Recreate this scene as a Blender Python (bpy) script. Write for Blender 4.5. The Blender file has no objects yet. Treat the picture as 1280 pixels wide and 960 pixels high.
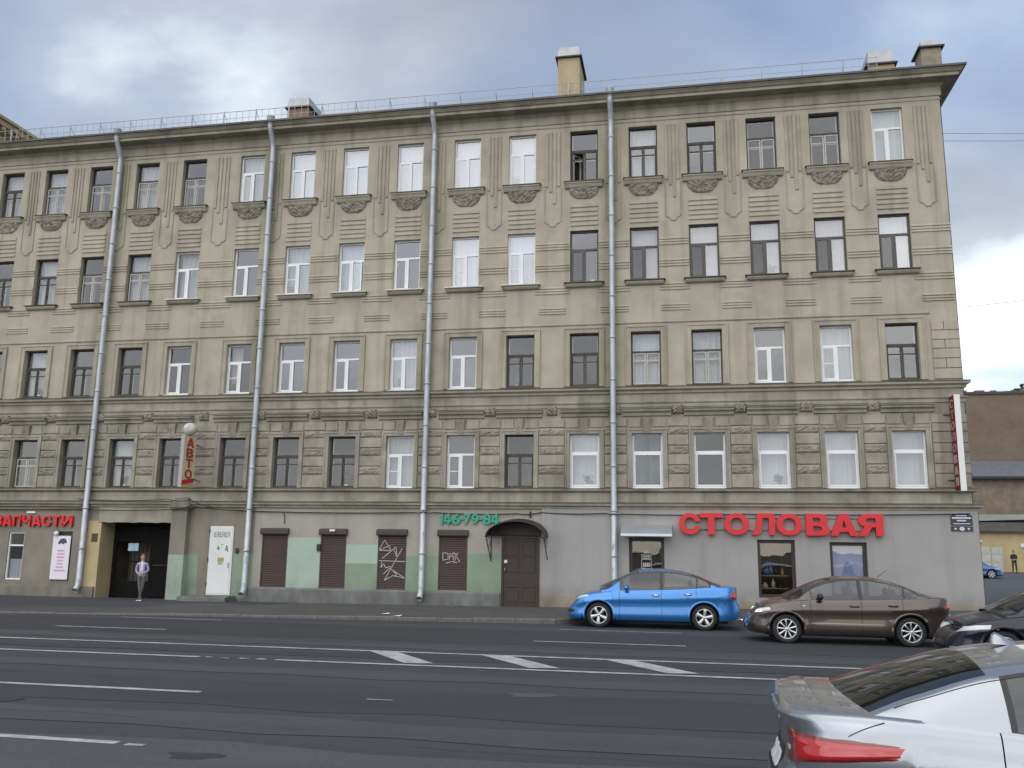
import bpy, bmesh, math, random
import numpy as np
from mathutils import Vector, Matrix
random.seed(7)
rng = np.random.default_rng(7)
PI = math.pi
SC = bpy.context.scene
SKY_OX, SKY_OY = 2.27, 3.1
COL = SC.collection

# ------------------------------------------------------------------ camera
cam_d = bpy.data.cameras.new('camera'); cam = bpy.data.objects.new('camera', cam_d); COL.objects.link(cam)
cam_d.sensor_width = 36; cam_d.lens = 36*1100/1280; cam_d.clip_start = .1; cam_d.clip_end = 3000
_R = ((0.98247, 0.18595, 0.01296), (-0.02131, 0.18113, -0.98323), (-0.18518, 0.96572, 0.18192))
cam.matrix_world = Matrix(((_R[0][0], -_R[1][0], -_R[2][0], 0), (_R[0][1], -_R[1][1], -_R[2][1], -29.45),
                           (_R[0][2], -_R[1][2], -_R[2][2], 1.8525), (0, 0, 0, 1)))
SC.camera = cam

# ------------------------------------------------------------------ sky, sun, exposure
SUN_EL, SUN_AZ = math.radians(42), math.radians(192)      # azimuth clockwise from +Y: from behind the viewer, a little left
W = bpy.data.worlds.new('World'); SC.world = W; W.use_nodes = True
nt = W.node_tree; nt.nodes.clear()
def N(t, **k):
    n = nt.nodes.new(t)
    for a, b in k.items(): setattr(n, a, b)
    return n
L_ = lambda a, b: nt.links.new(a, b)
out = N('ShaderNodeOutputWorld'); sky = N('ShaderNodeTexSky', sky_type='NISHITA')
sky.sun_disc = False; sky.sun_elevation = SUN_EL; sky.sun_rotation = SUN_AZ
bg1 = N('ShaderNodeBackground'); bg1.inputs[1].default_value = .13; L_(sky.outputs[0], bg1.inputs[0])
tc = N('ShaderNodeTexCoord'); sep = N('ShaderNodeSeparateXYZ'); L_(tc.outputs['Generated'], sep.inputs[0])
mx = N('ShaderNodeMath', operation='MAXIMUM'); L_(sep.outputs[2], mx.inputs[0]); mx.inputs[1].default_value = 0
ad = N('ShaderNodeMath', operation='ADD'); L_(mx.outputs[0], ad.inputs[0]); ad.inputs[1].default_value = .22
dx = N('ShaderNodeMath', operation='DIVIDE'); L_(sep.outputs[0], dx.inputs[0]); L_(ad.outputs[0], dx.inputs[1])
dy = N('ShaderNodeMath', operation='DIVIDE'); L_(sep.outputs[1], dy.inputs[0]); L_(ad.outputs[0], dy.inputs[1])
cmb = N('ShaderNodeCombineXYZ'); L_(dx.outputs[0], cmb.inputs[0]); L_(dy.outputs[0], cmb.inputs[1])
mp = N('ShaderNodeMapping'); L_(cmb.outputs[0], mp.inputs[0]); mp.inputs['Location'].default_value = (SKY_OX, SKY_OY, 3.1)
n1 = N('ShaderNodeTexNoise'); L_(mp.outputs[0], n1.inputs['Vector'])
n1.inputs['Scale'].default_value = 1.25; n1.inputs['Detail'].default_value = 7; n1.inputs['Roughness'].default_value = .5; n1.inputs['Distortion'].default_value = .25
n2 = N('ShaderNodeTexNoise'); L_(mp.outputs[0], n2.inputs['Vector'])
n2.inputs['Scale'].default_value = .8; n2.inputs['Detail'].default_value = 5; n2.inputs['Roughness'].default_value = .45
cr = N('ShaderNodeValToRGB'); L_(n1.outputs[0], cr.inputs[0])
e = cr.color_ramp.elements
e[0].position = .33; e[0].color = (.28, .315, .39, 1); e[1].position = .64; e[1].color = (.92, .97, .98, 1)
for p_, c_ in ((.43, (.345, .388, .465, 1)), (.515, (.44, .487, .56, 1)), (.565, (.62, .69, .74, 1))):
    q = cr.color_ramp.elements.new(p_); q.color = c_
bg2 = N('ShaderNodeBackground'); L_(cr.outputs[0], bg2.inputs[0]); bg2.inputs[1].default_value = 1.0
cv = N('ShaderNodeValToRGB'); L_(n2.outputs[0], cv.inputs[0])
cv.color_ramp.elements[0].position = .36; cv.color_ramp.elements[0].color = (.35,)*3+(1,)
cv.color_ramp.elements[1].position = .53; cv.color_ramp.elements[1].color = (1,)*3+(1,)
mixw = N('ShaderNodeMixShader'); L_(cv.outputs[0], mixw.inputs[0]); L_(bg1.outputs[0], mixw.inputs[1]); L_(bg2.outputs[0], mixw.inputs[2])
L_(mixw.outputs[0], out.inputs[0])

sd = bpy.data.lights.new('sun', 'SUN'); so = bpy.data.objects.new('sun', sd); COL.objects.link(so)
sd.energy = 1.5; sd.angle = math.radians(95); sd.color = (1, .95, .88)
sdir = Vector((math.sin(SUN_AZ)*math.cos(SUN_EL), math.cos(SUN_AZ)*math.cos(SUN_EL), math.sin(SUN_EL)))
so.rotation_euler = sdir.to_track_quat('Z', 'Y').to_euler()

vs = SC.view_settings; vs.view_transform = 'Standard'; vs.look = 'None'; vs.gamma = 1; vs.exposure = .49; vs.use_curve_mapping = False
SC.render.engine = 'CYCLES'

# ------------------------------------------------------------------ materials
MATS = {}
def mat(name, c1, c2=None, rough=.8, scale=3., metal=0., coat=0., spec=.5, bump=0., bscale=60., streak=0., streakc=(.05, .045, .04), detail=4, stretch=(1, 1, 1), space='pos', emit=None, pipes=0., vary=0., splash=0., grain=0.):
    if name in MATS: return MATS[name]
    m = bpy.data.materials.new(name); m.use_nodes = True; t = m.node_tree; t.nodes.clear()
    o = t.nodes.new('ShaderNodeOutputMaterial'); b = t.nodes.new('ShaderNodeBsdfPrincipled'); t.links.new(b.outputs[0], o.inputs[0])
    b.inputs['Roughness'].default_value = rough; b.inputs['Metallic'].default_value = metal
    b.inputs['Coat Weight'].default_value = coat; b.inputs['Coat Roughness'].default_value = .03; b.inputs['Specular IOR Level'].default_value = spec
    if space == 'pos': src = t.nodes.new('ShaderNodeNewGeometry').outputs['Position']
    else: src = t.nodes.new('ShaderNodeTexCoord').outputs['Object']
    def noise(sc, det=4, st=(1, 1, 1), rgh=.55):
        mpn = t.nodes.new('ShaderNodeMapping'); t.links.new(src, mpn.inputs[0]); mpn.inputs['Scale'].default_value = st
        n = t.nodes.new('ShaderNodeTexNoise'); t.links.new(mpn.outputs[0], n.inputs['Vector'])
        n.inputs['Scale'].default_value = sc; n.inputs['Detail'].default_value = det; n.inputs['Roughness'].default_value = rgh
        return n.outputs[0]
    def ramp(x, a, bb, va=0, vb=1):
        r = t.nodes.new('ShaderNodeMapRange'); t.links.new(x, r.inputs[0])
        for i, v in enumerate((a, bb, va, vb)): r.inputs[i+1].default_value = v
        return r.outputs[0]
    def mix(fac, a, bb):
        x = t.nodes.new('ShaderNodeMix'); x.data_type = 'RGBA'; t.links.new(fac, x.inputs[0])
        for sock, v in ((x.inputs[6], a), (x.inputs[7], bb)):
            if isinstance(v, tuple): sock.default_value = v+(1,)
            else: t.links.new(v, sock)
        return x.outputs[2]
    if c2 is None: b.inputs['Base Color'].default_value = c1+(1,)
    else:
        col = mix(ramp(noise(scale, detail, stretch), .33, .67), c1, c2)
        if streak:
            s1 = ramp(noise(1.0, 5, (2.3, 2.3, .16)), .5, .72, 0, streak)
            col = mix(s1, col, streakc)
            s2 = ramp(noise(.55, 6, (1, 1, 1), .65), .53, .72, 0, streak*.9)
            col = mix(s2, col, streakc)
        if grain: col = mix(ramp(noise(55, 3), .35, .65, 0, grain), col, tuple(q*1.9 for q in c1))
        if splash:                                       # road dirt thrown up along the foot of the wall
            sz = t.nodes.new('ShaderNodeSeparateXYZ'); t.links.new(src, sz.inputs[0]); f_ = t.nodes.new('ShaderNodeMath'); f_.operation = 'MULTIPLY'
            t.links.new(ramp(sz.outputs[2], -.15, .75, 1, 0), f_.inputs[0]); t.links.new(ramp(noise(2.2, 6, (1, 1, .6)), .3, .62, 0, splash), f_.inputs[1]); col = mix(f_.outputs[0], col, (.10, .094, .085))
        if vary:
            oi = t.nodes.new('ShaderNodeObjectInfo'); col = mix(ramp(oi.outputs['Random'], 0, 1, 0, vary), col, streakc)
        if pipes:                                        # damp green-grey staining beside the downpipes
            sx = t.nodes.new('ShaderNodeSeparateXYZ'); t.links.new(src, sx.inputs[0]); acc = None
            for pxx in (-21.55, -15.05, -8.64, -2.15):
                a_ = t.nodes.new('ShaderNodeMath'); a_.operation = 'SUBTRACT'; t.links.new(sx.outputs[0], a_.inputs[0]); a_.inputs[1].default_value = pxx-.12
                b_ = t.nodes.new('ShaderNodeMath'); b_.operation = 'ABSOLUTE'; t.links.new(a_.outputs[0], b_.inputs[0])
                c_ = ramp(b_.outputs[0], .12, .62, 1, 0)
                if acc is None: acc = c_
                else:
                    d_ = t.nodes.new('ShaderNodeMath'); d_.operation = 'MAXIMUM'; t.links.new(acc, d_.inputs[0]); t.links.new(c_, d_.inputs[1]); acc = d_.outputs[0]
            e_ = t.nodes.new('ShaderNodeMath'); e_.operation = 'MULTIPLY'; t.links.new(acc, e_.inputs[0]); t.links.new(ramp(noise(.9, 5, (1, 1, .5)), .34, .62, 0, pipes), e_.inputs[1])
            col = mix(e_.outputs[0], col, (.17, .165, .115))
        t.links.new(col, b.inputs['Base Color'])
    if bump:
        bp = t.nodes.new('ShaderNodeBump'); bp.inputs['Strength'].default_value = bump; bp.inputs['Distance'].default_value = .02
        t.links.new(noise(bscale, 5), bp.inputs['Height']); t.links.new(bp.outputs[0], b.inputs['Normal'])
    if emit: b.inputs['Emission Color'].default_value = emit[0]+(1,); b.inputs['Emission Strength'].default_value = emit[1]
    MATS[name] = m
    return m
def glass(name, refl, tint, rough=.015):
    m = bpy.data.materials.new(name); m.use_nodes = True; t = m.node_tree; t.nodes.clear()
    o = t.nodes.new('ShaderNodeOutputMaterial'); tr = t.nodes.new('ShaderNodeBsdfTransparent'); g = t.nodes.new('ShaderNodeBsdfGlossy')
    tr.inputs[0].default_value = tint+(1,); g.inputs[0].default_value = (.95, .97, 1, 1); g.inputs['Roughness'].default_value = rough
    lw = t.nodes.new('ShaderNodeLayerWeight'); lw.inputs[0].default_value = .5          # 1-|cos|, the same from both sides
    fr = t.nodes.new('ShaderNodeMath'); fr.operation = 'POWER'; t.links.new(lw.outputs['Facing'], fr.inputs[0]); fr.inputs[1].default_value = 5
    ma = t.nodes.new('ShaderNodeMath'); ma.operation = 'MULTIPLY_ADD'; ma.use_clamp = True; t.links.new(fr.outputs[0], ma.inputs[0]); ma.inputs[1].default_value = .85; ma.inputs[2].default_value = refl+.04
    # slight waviness of old panes
    tc_ = t.nodes.new('ShaderNodeNewGeometry'); nz = t.nodes.new('ShaderNodeTexNoise'); nz.inputs['Scale'].default_value = 1.1; t.links.new(tc_.outputs['Position'], nz.inputs['Vector'])
    bp = t.nodes.new('ShaderNodeBump'); bp.inputs['Strength'].default_value = .10; bp.inputs['Distance'].default_value = .05
    t.links.new(nz.outputs[0], bp.inputs['Height']); t.links.new(bp.outputs[0], g.inputs['Normal'])
    mxs = t.nodes.new('ShaderNodeMixShader'); t.links.new(ma.outputs[0], mxs.inputs[0]); t.links.new(tr.outputs[0], mxs.inputs[1]); t.links.new(g.outputs[0], mxs.inputs[2])
    t.links.new(mxs.outputs[0], o.inputs[0]); MATS[name] = m
    return m

# facade family
PL = mat('plaster', (.455, .413, .327), (.36, .326, .258), .92, .9, bump=.3, bscale=35, streak=.55, streakc=(.23, .203, .155), pipes=.75)
PLG = mat('plaster_grimy', (.40, .37, .305), (.275, .252, .205), .93, 1.1, bump=.3, bscale=35, streak=.7, streakc=(.15, .136, .112), pipes=.6, vary=.28)
PLT = mat('plaster_trim', (.43, .392, .305), (.355, .322, .25), .92, 1.6, bump=.25, bscale=40, streak=.55, streakc=(.17, .15, .115), pipes=.7, vary=.22)
STN = mat('rough_stone', (.36, .328, .262), (.235, .212, .168), .95, 7, bump=.6, bscale=30, streak=.5, streakc=(.13, .118, .095), vary=.35)
COR = mat('cornice_plaster', (.40, .365, .29), (.31, .283, .222), .93, 1.5, bump=.25, bscale=40, streak=.6, streakc=(.13, .118, .092))
GREY = mat('grey_paint', (.345, .335, .325), (.305, .297, .288), .8, .5, bump=.12, bscale=25, streak=.32, streakc=(.2, .19, .18), splash=.8)
BEI = mat('beige_paint', (.37, .35, .31), (.32, .30, .263), .85, .9, bump=.15, bscale=25, streak=.3, streakc=(.19, .175, .15), splash=.8)
DKB = mat('dull_plaster', (.26, .237, .197), (.20, .183, .152), .9, 1.2, bump=.25, bscale=25, streak=.4, streakc=(.13, .118, .1), splash=.8)
MINT = mat('mint_paint', (.37, .47, .395), (.33, .43, .36), .8, 1.3, bump=.12, bscale=25, streak=.32, streakc=(.26, .33, .27), splash=.8)
GRN = mat('green_paint', (.245, .315, .235), (.21, .275, .205), .8, 1.3, bump=.12, bscale=25, streak=.35, streakc=(.16, .2, .15), splash=.8)
PLIN = mat('plinth_grey', (.185, .19, .19), (.14, .146, .146), .85, 2.2, bump=.25, bscale=25, streak=.4, streakc=(.08, .08, .075), splash=.8)
TAN = mat('tan_plaster', (.37, .31, .225), (.31, .26, .19), .88, 2, bump=.2, bscale=25, streak=.35, streakc=(.2, .17, .13), splash=.8)
YEL = mat('yellow_paint', (.50, .40, .215), (.43, .345, .19), .85, 1.2, bump=.15, bscale=25, streak=.3, streakc=(.3, .24, .14))
PVC = mat('white_pvc', (.74, .75, .76), rough=.35)
WOOD = mat('old_dark_wood', (.085, .07, .055), (.05, .042, .035), .7, 14)
WOODW = mat('peeling_white_wood', (.58, .56, .52), (.40, .38, .34), .7, 18)
BRN = mat('brown_pvc', (.055, .047, .045), rough=.4)
SILLM = mat('dark_sill_metal', (.06, .057, .052), (.11, .10, .09), .6, 5)
WSILL = mat('white_sill_metal', (.58, .57, .54), rough=.45)
ZINC = mat('zinc_pipe', (.50, .53, .55), (.37, .40, .43), .45, 6, metal=.35, stretch=(1, 1, .35))
ROOFM = mat('roof_metal', (.13, .13, .125), (.085, .08, .075), .55, 2, metal=.2)
INT = mat('dim_interior', (.26, .24, .21), (.15, .14, .125), .9, 1.0)
CURT = mat('net_curtain', (.50, .50, .49), rough=.9)
CURT2 = mat('cream_curtain', (.50, .45, .36), rough=.9)
CURT3 = mat('teal_curtain', (.015, .075, .075), rough=.9)
BLIND = mat('pale_blind', (.52, .52, .52), rough=.8)
SHUT = mat('brown_shutter', (.078, .05, .046), (.062, .041, .038), .55, 2)
SHBOX = mat('dark_shutter_box', (.045, .036, .031), rough=.5)
BLKM = mat('black_metal', (.018, .017, .016), (.028, .025, .022), .5, 6)
DOORB = mat('dark_brown_door', (.04, .025, .019), (.03, .02, .016), .45, 3)
WDOOR = mat('white_door_paint', (.70, .71, .70), (.63, .64, .63), .55, 1.5)
INK = mat('dark_ink', (.06, .06, .075), rough=.7)
RED = mat('red_sign_plastic', (.62, .012, .018), rough=.38)
REDS = mat('red_sign_side', (.36, .01, .014), rough=.45)
GRNS = mat('green_sign_plastic', (.02, .30, .20), rough=.4)
WHT = mat('white_plastic', (.72, .72, .70), rough=.45)
CABL = mat('black_cable', (.02, .02, .02), rough=.7)
ASPH = mat('asphalt', (.042, .0455, .053), (.027, .0295, .035), .88, .8, bump=.5, bscale=90, streak=.35, streakc=(.021, .022, .026), stretch=(.05, 1.3, 1), detail=8, grain=.35)
ASPD = mat('fresh_asphalt', (.032, .0345, .040), (.022, .024, .0285), .9, .8, bump=.45, bscale=90, stretch=(.06, 1.3, 1), detail=8, streak=.3, streakc=(.016, .017, .02), grain=.3)
ASPL = mat('worn_asphalt', (.066, .070, .078), (.046, .049, .056), .9, .9, bump=.6, bscale=80, stretch=(.3, 1.3, 1), detail=9, streak=.35, streakc=(.034, .036, .04), grain=.45)
PAVE = mat('pavement_asphalt', (.070, .069, .067), (.046, .0455, .045), .92, .8, bump=.5, bscale=90, detail=8, streak=.4, streakc=(.035, .034, .032), grain=.3)
KERB = mat('kerb_granite', (.15, .145, .14), (.10, .098, .094), .9, 8, bump=.3, bscale=60)
PAINT = mat('road_paint', (.45, .45, .45), (.26, .262, .268), .75, 5, detail=9, bump=.2, bscale=120)
G_CLR = glass('window_glass', .055, (.80, .84, .86))
G_MID = glass('window_glass_bright', .10, (.78, .82, .85))
G_HI = glass('window_glass_mirror', .19, (.76, .80, .84))
G_CAR = glass('car_glass', .03, (.50, .53, .53), .005)
G_DARK = glass('tinted_car_glass', .04, (.10, .105, .105), .005)

# ------------------------------------------------------------------ mesh building
class MB:
    def __init__(s): s.v = []; s.f = []; s.m = []; s.sm = []
    def add(s, vs_, fs, mi=0, smooth=False):
        b = len(s.v); s.v += [tuple(map(float, q)) for q in vs_]
        for f in fs: s.f.append(tuple(b+i for i in f)); s.m.append(mi); s.sm.append(smooth)
        return s
    def box(s, x0, x1, y0, y1, z0, z1, mi=0):
        return s.add([(x, y, z) for x in (x0, x1) for y in (y0, y1) for z in (z0, z1)],
                     [(0, 1, 3, 2), (4, 6, 7, 5), (0, 4, 5, 1), (2, 3, 7, 6), (0, 2, 6, 4), (1, 5, 7, 3)], mi)
    def bbox(s, x0, x1, y0, y1, z0, z1, b=.01, mi=0):          # box with chamfered front (-y) edge
        return s.add([(x0, y1, z0), (x1, y1, z0), (x1, y1, z1), (x0, y1, z1), (x0, y0+b, z0), (x1, y0+b, z0), (x1, y0+b, z1), (x0, y0+b, z1),
                      (x0+b, y0, z0+b), (x1-b, y0, z0+b), (x1-b, y0, z1-b), (x0+b, y0, z1-b)],
                     [(3, 2, 1, 0), (0, 1, 5, 4), (1, 2, 6, 5), (2, 3, 7, 6), (3, 0, 4, 7), (4, 5, 9, 8), (5, 6, 10, 9), (6, 7, 11, 10), (7, 4, 8, 11), (8, 9, 10, 11)], mi)
    def prism_x(s, prof, x0, x1, mi=0, smooth=False):          # prof: list of (y,z) closed, extruded along x
        n = len(prof); b = [(x0, y, z) for y, z in prof]+[(x1, y, z) for y, z in prof]
        return s.add(b, [(i, (i+1) % n, n+(i+1) % n, n+i) for i in range(n)]+[tuple(range(n))[::-1], tuple(range(n, 2*n))], mi, smooth)
    def prism_y(s, prof, y0, y1, mi=0):                        # prof: (x,z) polygon
        n = len(prof); b = [(x, y0, z) for x, z in prof]+[(x, y1, z) for x, z in prof]
        return s.add(b, [(i, n+i, n+(i+1) % n, (i+1) % n) for i in range(n)]+[tuple(range(n)), tuple(range(n, 2*n))[::-1]], mi)
    def prism_z(s, prof, z0, z1, mi=0):
        n = len(prof); b = [(x, y, z0) for x, y in prof]+[(x, y, z1) for x, y in prof]
        return s.add(b, [(i, (i+1) % n, n+(i+1) % n, n+i) for i in range(n)]+[tuple(range(n))[::-1], tuple(range(n, 2*n))], mi)
    def grid(s, P, mi=0, smooth=True, closed=False):           # P[i][j] points
        ni, nj = len(P), len(P[0]); fs = []
        for i in range(ni-1):
            for j in range(nj if closed else nj-1): k = (j+1) % nj; fs.append((i*nj+j, i*nj+k, (i+1)*nj+k, (i+1)*nj+j))
        return s.add([q for r in P for q in r], fs, mi, smooth)
    def tube(s, pts, r, n=8, mi=0, caps=True, smooth=True):
        pts = [Vector(q) for q in pts]; rs = r if isinstance(r, (list, tuple)) else [r]*len(pts); P = []
        up = None
        for i, q in enumerate(pts):
            d = (pts[min(i+1, len(pts)-1)]-pts[max(i-1, 0)]).normalized()
            if up is None: up = Vector((0, 0, 1)) if abs(d.z) < .9 else Vector((1, 0, 0))
            a = d.cross(up).normalized(); up = a.cross(d).normalized()
            P.append([q+(a*math.cos(2*PI*k/n)+up*math.sin(2*PI*k/n))*rs[i] for k in range(n)])
        s.grid(P, mi, smooth, True)
        if caps:
            b = len(s.v)-n*len(pts); s.f += [tuple(b+k for k in range(n)), tuple(len(s.v)-n+k for k in range(n))[::-1]]; s.m += [mi]*2; s.sm += [False]*2
        return s
    def lathe(s, prof, c=(0, 0, 0), axis='y', n=32, mi=0, smooth=True, a0=0, a1=2*PI, closed=True):   # prof: (axial, radius)
        P = []
        for k in range(n if closed else n+1):
            a = a0+(a1-a0)*k/n; row = []
            for ax, r in prof:
                u, w = r*math.cos(a), r*math.sin(a)
                row.append((c[0]+u, c[1]+ax, c[2]+w) if axis == 'y' else (c[0]+u, c[1]+w, c[2]+ax) if axis == 'z' else (c[0]+ax, c[1]+u, c[2]+w))
            P.append(row)
        if closed: P.append(P[0])
        return s.grid(P, mi, smooth)
    def ell(s, c, r, nu=12, nv=8, mi=0):
        return s.grid([[(c[0]+r[0]*math.sin(PI*i/nv)*math.cos(2*PI*j/nu), c[1]+r[1]*math.sin(PI*i/nv)*math.sin(2*PI*j/nu), c[2]+r[2]*math.cos(PI*i/nv)) for j in range(nu)] for i in range(nv+1)], mi, True, True)
    def mesh(s, name, mats):
        me = bpy.data.meshes.new(name); me.from_pydata(s.v, [], s.f)
        for m in (mats if isinstance(mats, (list, tuple)) else [mats]): me.materials.append(m)
        me.polygons.foreach_set('material_index', s.m); me.polygons.foreach_set('use_smooth', s.sm); me.update()
        return me
    def obj(s, name, mats, parent=None, **k): return put(s.mesh(name, mats), name, parent, **k)
def weld(me, d=1e-4):
    bm = bmesh.new(); bm.from_mesh(me); bmesh.ops.remove_doubles(bm, verts=bm.verts, dist=d)
    bmesh.ops.dissolve_degenerate(bm, dist=1e-5, edges=bm.edges); bmesh.ops.recalc_face_normals(bm, faces=bm.faces); bm.to_mesh(me); bm.free(); return me
def put(me, name, parent=None, loc=(0, 0, 0), rot=(0, 0, 0), scale=(1, 1, 1)):
    o = bpy.data.objects.new(name, me); COL.objects.link(o); o.location = loc; o.rotation_euler = rot; o.scale = scale
    if parent is not None: o.parent = parent
    return o
def tag(o, label=None, cat=None, group=None, kind=None):
    for k, v in (('label', label), ('category', cat), ('group', group), ('kind', kind)):
        if v: o[k] = v
    return o
def thing(name, label, cat, loc=(0, 0, 0), rz=0, group=None):
    o = bpy.data.objects.new(name, None); COL.objects.link(o); o.location = loc; o.rotation_euler = (0, 0, rz); o.empty_display_size = .2
    return tag(o, label, cat, group)
def text_mesh(s, w, h, depth, bold=.0, wscale=True):
    """mesh of one string in x (width w), z (height h), depth along +y, from the built-in font"""
    cu = bpy.data.curves.new('t', 'FONT'); cu.body = s; cu.extrude = .5; cu.offset = bold; cu.resolution_u = 3
    o = bpy.data.objects.new('t', cu); COL.objects.link(o); dg = bpy.context.evaluated_depsgraph_get(); dg.update()
    me = bpy.data.meshes.new_from_object(o.evaluated_get(dg)); bpy.data.objects.remove(o); bpy.data.curves.remove(cu)
    n = len(me.vertices); a = np.empty(n*3); me.vertices.foreach_get('co', a); a = a.reshape(-1, 3)
    lo, hi = a.min(0), a.max(0); sx = w/max(1e-6, hi[0]-lo[0]); sz = h/max(1e-6, hi[1]-lo[1])
    b = np.stack([(a[:, 0]-lo[0])*sx, (a[:, 2]-lo[2])/(hi[2]-lo[2])*-depth+depth, (a[:, 1]-lo[1])*sz], 1)
    me.vertices.foreach_set('co', b.ravel()); me.materials.clear(); me.update()
    return me

GLY = {'В': ([(0, 0), (.6, 0), (.78, .02), (.92, .09), (.99, .2), (.99, .33), (.92, .45), (.8, .52), (.9, .6), (.94, .7), (.93, .82), (.85, .93), (.7, .99), (.55, 1), (0, 1)],
             [(.3, .6), (.52, .6), (.6, .64), (.63, .71), (.6, .78), (.52, .81), (.3, .81)], [(.3, .19), (.55, .19), (.65, .23), (.68, .31), (.65, .39), (.55, .43), (.3, .43)]),
       '1': ([(.28, 0), (.72, 0), (.72, 1), (.42, 1), (.1, .82), (.1, .6), (.28, .68)],),
       'А': ([(0, 0), (.28, 0), (.34, .18), (.66, .18), (.72, 0), (1, 0), (.65, 1), (.35, 1)], [(.41, .37), (.59, .37), (.5, .72)]),
       'Я': ([(1, 0), (1, 1), (.42, 1), (.25, .98), (.1, .9), (.03, .78), (.04, .62), (.12, .5), (.27, .43), (0, 0), (.33, 0), (.55, .39), (.7, .39), (.7, 0)], [(.7, .57), (.7, .81), (.46, .81), (.36, .77), (.33, .69), (.36, .61), (.46, .57)]),
       '4': ([(.46, 0), (.74, 0), (.74, .2), (1, .2), (1, .4), (.74, .4), (.74, 1), (.5, 1), (0, .4), (0, .2), (.46, .2)], [(.24, .4), (.47, .4), (.47, .7)]),
       '-': ([(0, 0), (1, 0), (1, 1), (0, 1)],)}
from mathutils.geometry import tessellate_polygon
def glyph_mesh(s, w, h, depth):
    loops = GLY[s]; pts = [q for l in loops for q in l]; tri = tessellate_polygon([[Vector((x, y, 0)) for x, y in l] for l in loops]); n = len(pts); m = MB()
    fs = [tuple(t) for t in tri]+[tuple(n+i for i in t)[::-1] for t in tri]; b = 0
    for l in loops:
        k = len(l); fs += [(b+i, b+(i+1) % k, n+b+(i+1) % k, n+b+i) for i in range(k)]; b += k
    m.add([(x*w, 0, y*h) for x, y in pts]+[(x*w, depth, y*h) for x, y in pts], fs)
    me = m.mesh('letter', RED); me.materials.clear()
    bm = bmesh.new(); bm.from_mesh(me); bmesh.ops.recalc_face_normals(bm, faces=bm.faces); bm.to_mesh(me); bm.free()
    return me
_tm = text_mesh
def text_mesh(s, w, h, depth, bold=.0): return glyph_mesh(s, w, h, depth) if s in GLY else _tm(s, w, h, depth, bold)
# ================================================================== THE SETTING
def zbase(x): return float(np.interp(x, (-60, -20, -5, 9, 14, 60), (-.2, -.2, -.09, .16, .16, .16)))
def zkerb(x): return float(np.interp(x, (-60, -20, -8, -3, 9, 60), (-.135, -.135, -.05, -.02, -.02, -.02)))
def ykerb(x): return float(np.interp(x, (-60, -18.7, -12, -7.5, -3.2, -2.0, 40), (-7.6, -7.2, -6.35, -6.0, -5.55, -4.3, -4.3)))
ROADZ = -.145
g = MB(); g.add([(-900, -900, -.5), (900, -900, -.5), (900, 900, -.5), (-900, 900, -.5)], [(0, 1, 2, 3)])
tag(g.obj('ground', mat('far_ground', (.10, .10, .095), (.07, .07, .065), .95, .05)), 'flat grey ground stretching away around the street', 'ground', kind='structure')
g = MB(); g.add([(-400, -60, ROADZ), (400, -60, ROADZ), (400, 0, ROADZ), (-400, 0, ROADZ)], [(0, 1, 2, 3)])
road = tag(g.obj('road', ASPH), 'wide dark asphalt road with white lane lines', 'road', kind='structure')
# resurfaced and worn strips of asphalt
ASPL2 = mat('polished_asphalt', (.052, .056, .063), (.034, .037, .043), .7, .8, bump=.4, bscale=90, stretch=(.04, 1.5, 1), detail=9, streak=.5, streakc=(.028, .03, .034), grain=.3)
def wavy_strip(name, x0, x1, y0, y1, z, m, amp=.05, n=80):
    P = []
    for i in range(n+1):
        x = x0+(x1-x0)*i/n
        P.append([(x, y0+amp*math.sin(x*1.7)+amp*.6*math.sin(x*4.1+1), z), (x, y1+amp*math.sin(x*1.3+2)+amp*.5*math.sin(x*5.3), z)])
    return MB().grid(P, 0, False).obj(name, m, road)
wavy_strip('asphalt_strip', -60, 60, -10.9, -7.75, ROADZ+.004, ASPD, .06)
wavy_strip('asphalt_strip', -60, 60, -60, -20.75, ROADZ+.004, ASPL, .10)
wavy_strip('asphalt_strip', -60, 60, -18.9, -16.9, ROADZ+.004, mat('patched_asphalt', (.038, .041, .047), (.028, .0305, .036), .9, .6, bump=.35, bscale=150, stretch=(.3, 1.5, 1), detail=8), .12)
for y0_, y1_, m_ in ((-13.9, -13.2, ASPD), (-16.2, -15.4, ASPL2), (-20.2, -19.3, ASPL2), (-12.2, -11.4, ASPL2)): wavy_strip('asphalt_strip', -60, 60, y0_, y1_, ROADZ+.0055, m_, .09)
def line(x0, x1, y, w, name='lane_line', jag=.012):
    n = max(2, int((x1-x0)/.35)); P = []
    for i in range(n+1):
        x = x0+(x1-x0)*i/n
        P.append([(x, y-w/2+random.uniform(-jag, jag), ROADZ+.009), (x, y+w/2+random.uniform(-jag, jag), ROADZ+.009)])
    return MB().grid(P, 0, False).obj(name, PAINT, road)
line(-60, 40, -12.77, .14)
line(-60, -8.45, -14.52, .14); line(-7.0, 40, -14.52, .14)
for i in range(4): line(-8.35+i*.33, -8.35+i*.33+random.uniform(.1, .2), -14.52+random.uniform(-.03, .03), random.uniform(.05, .1), jag=.03)
for k in range(-3, 4):
    if k: line(-14.77+k*11.9-(.3 if k == 1 else 0), -11.85+k*11.9, -10.05, .10)
line(-14.7, -11.8, -10.18, .10)
line(-14.9, -11.9, -7.42, .08); line(-3.0, -.05, -7.16, .08)
for x0, x1 in ((-21, -16.2), (-9.6-2.2, -6.45), (2.0, 6.0)): line(x0, x1, -17.95, .12)
for x0, x1 in ((-21, -15), (-10.2, -5.62), (2.5, 6.5)): line(x0, x1, -20.97, .13)
line(-5.5, -5.3, -21.02, .1); line(-4.1, -3.75, -17.9, .04)
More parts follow.
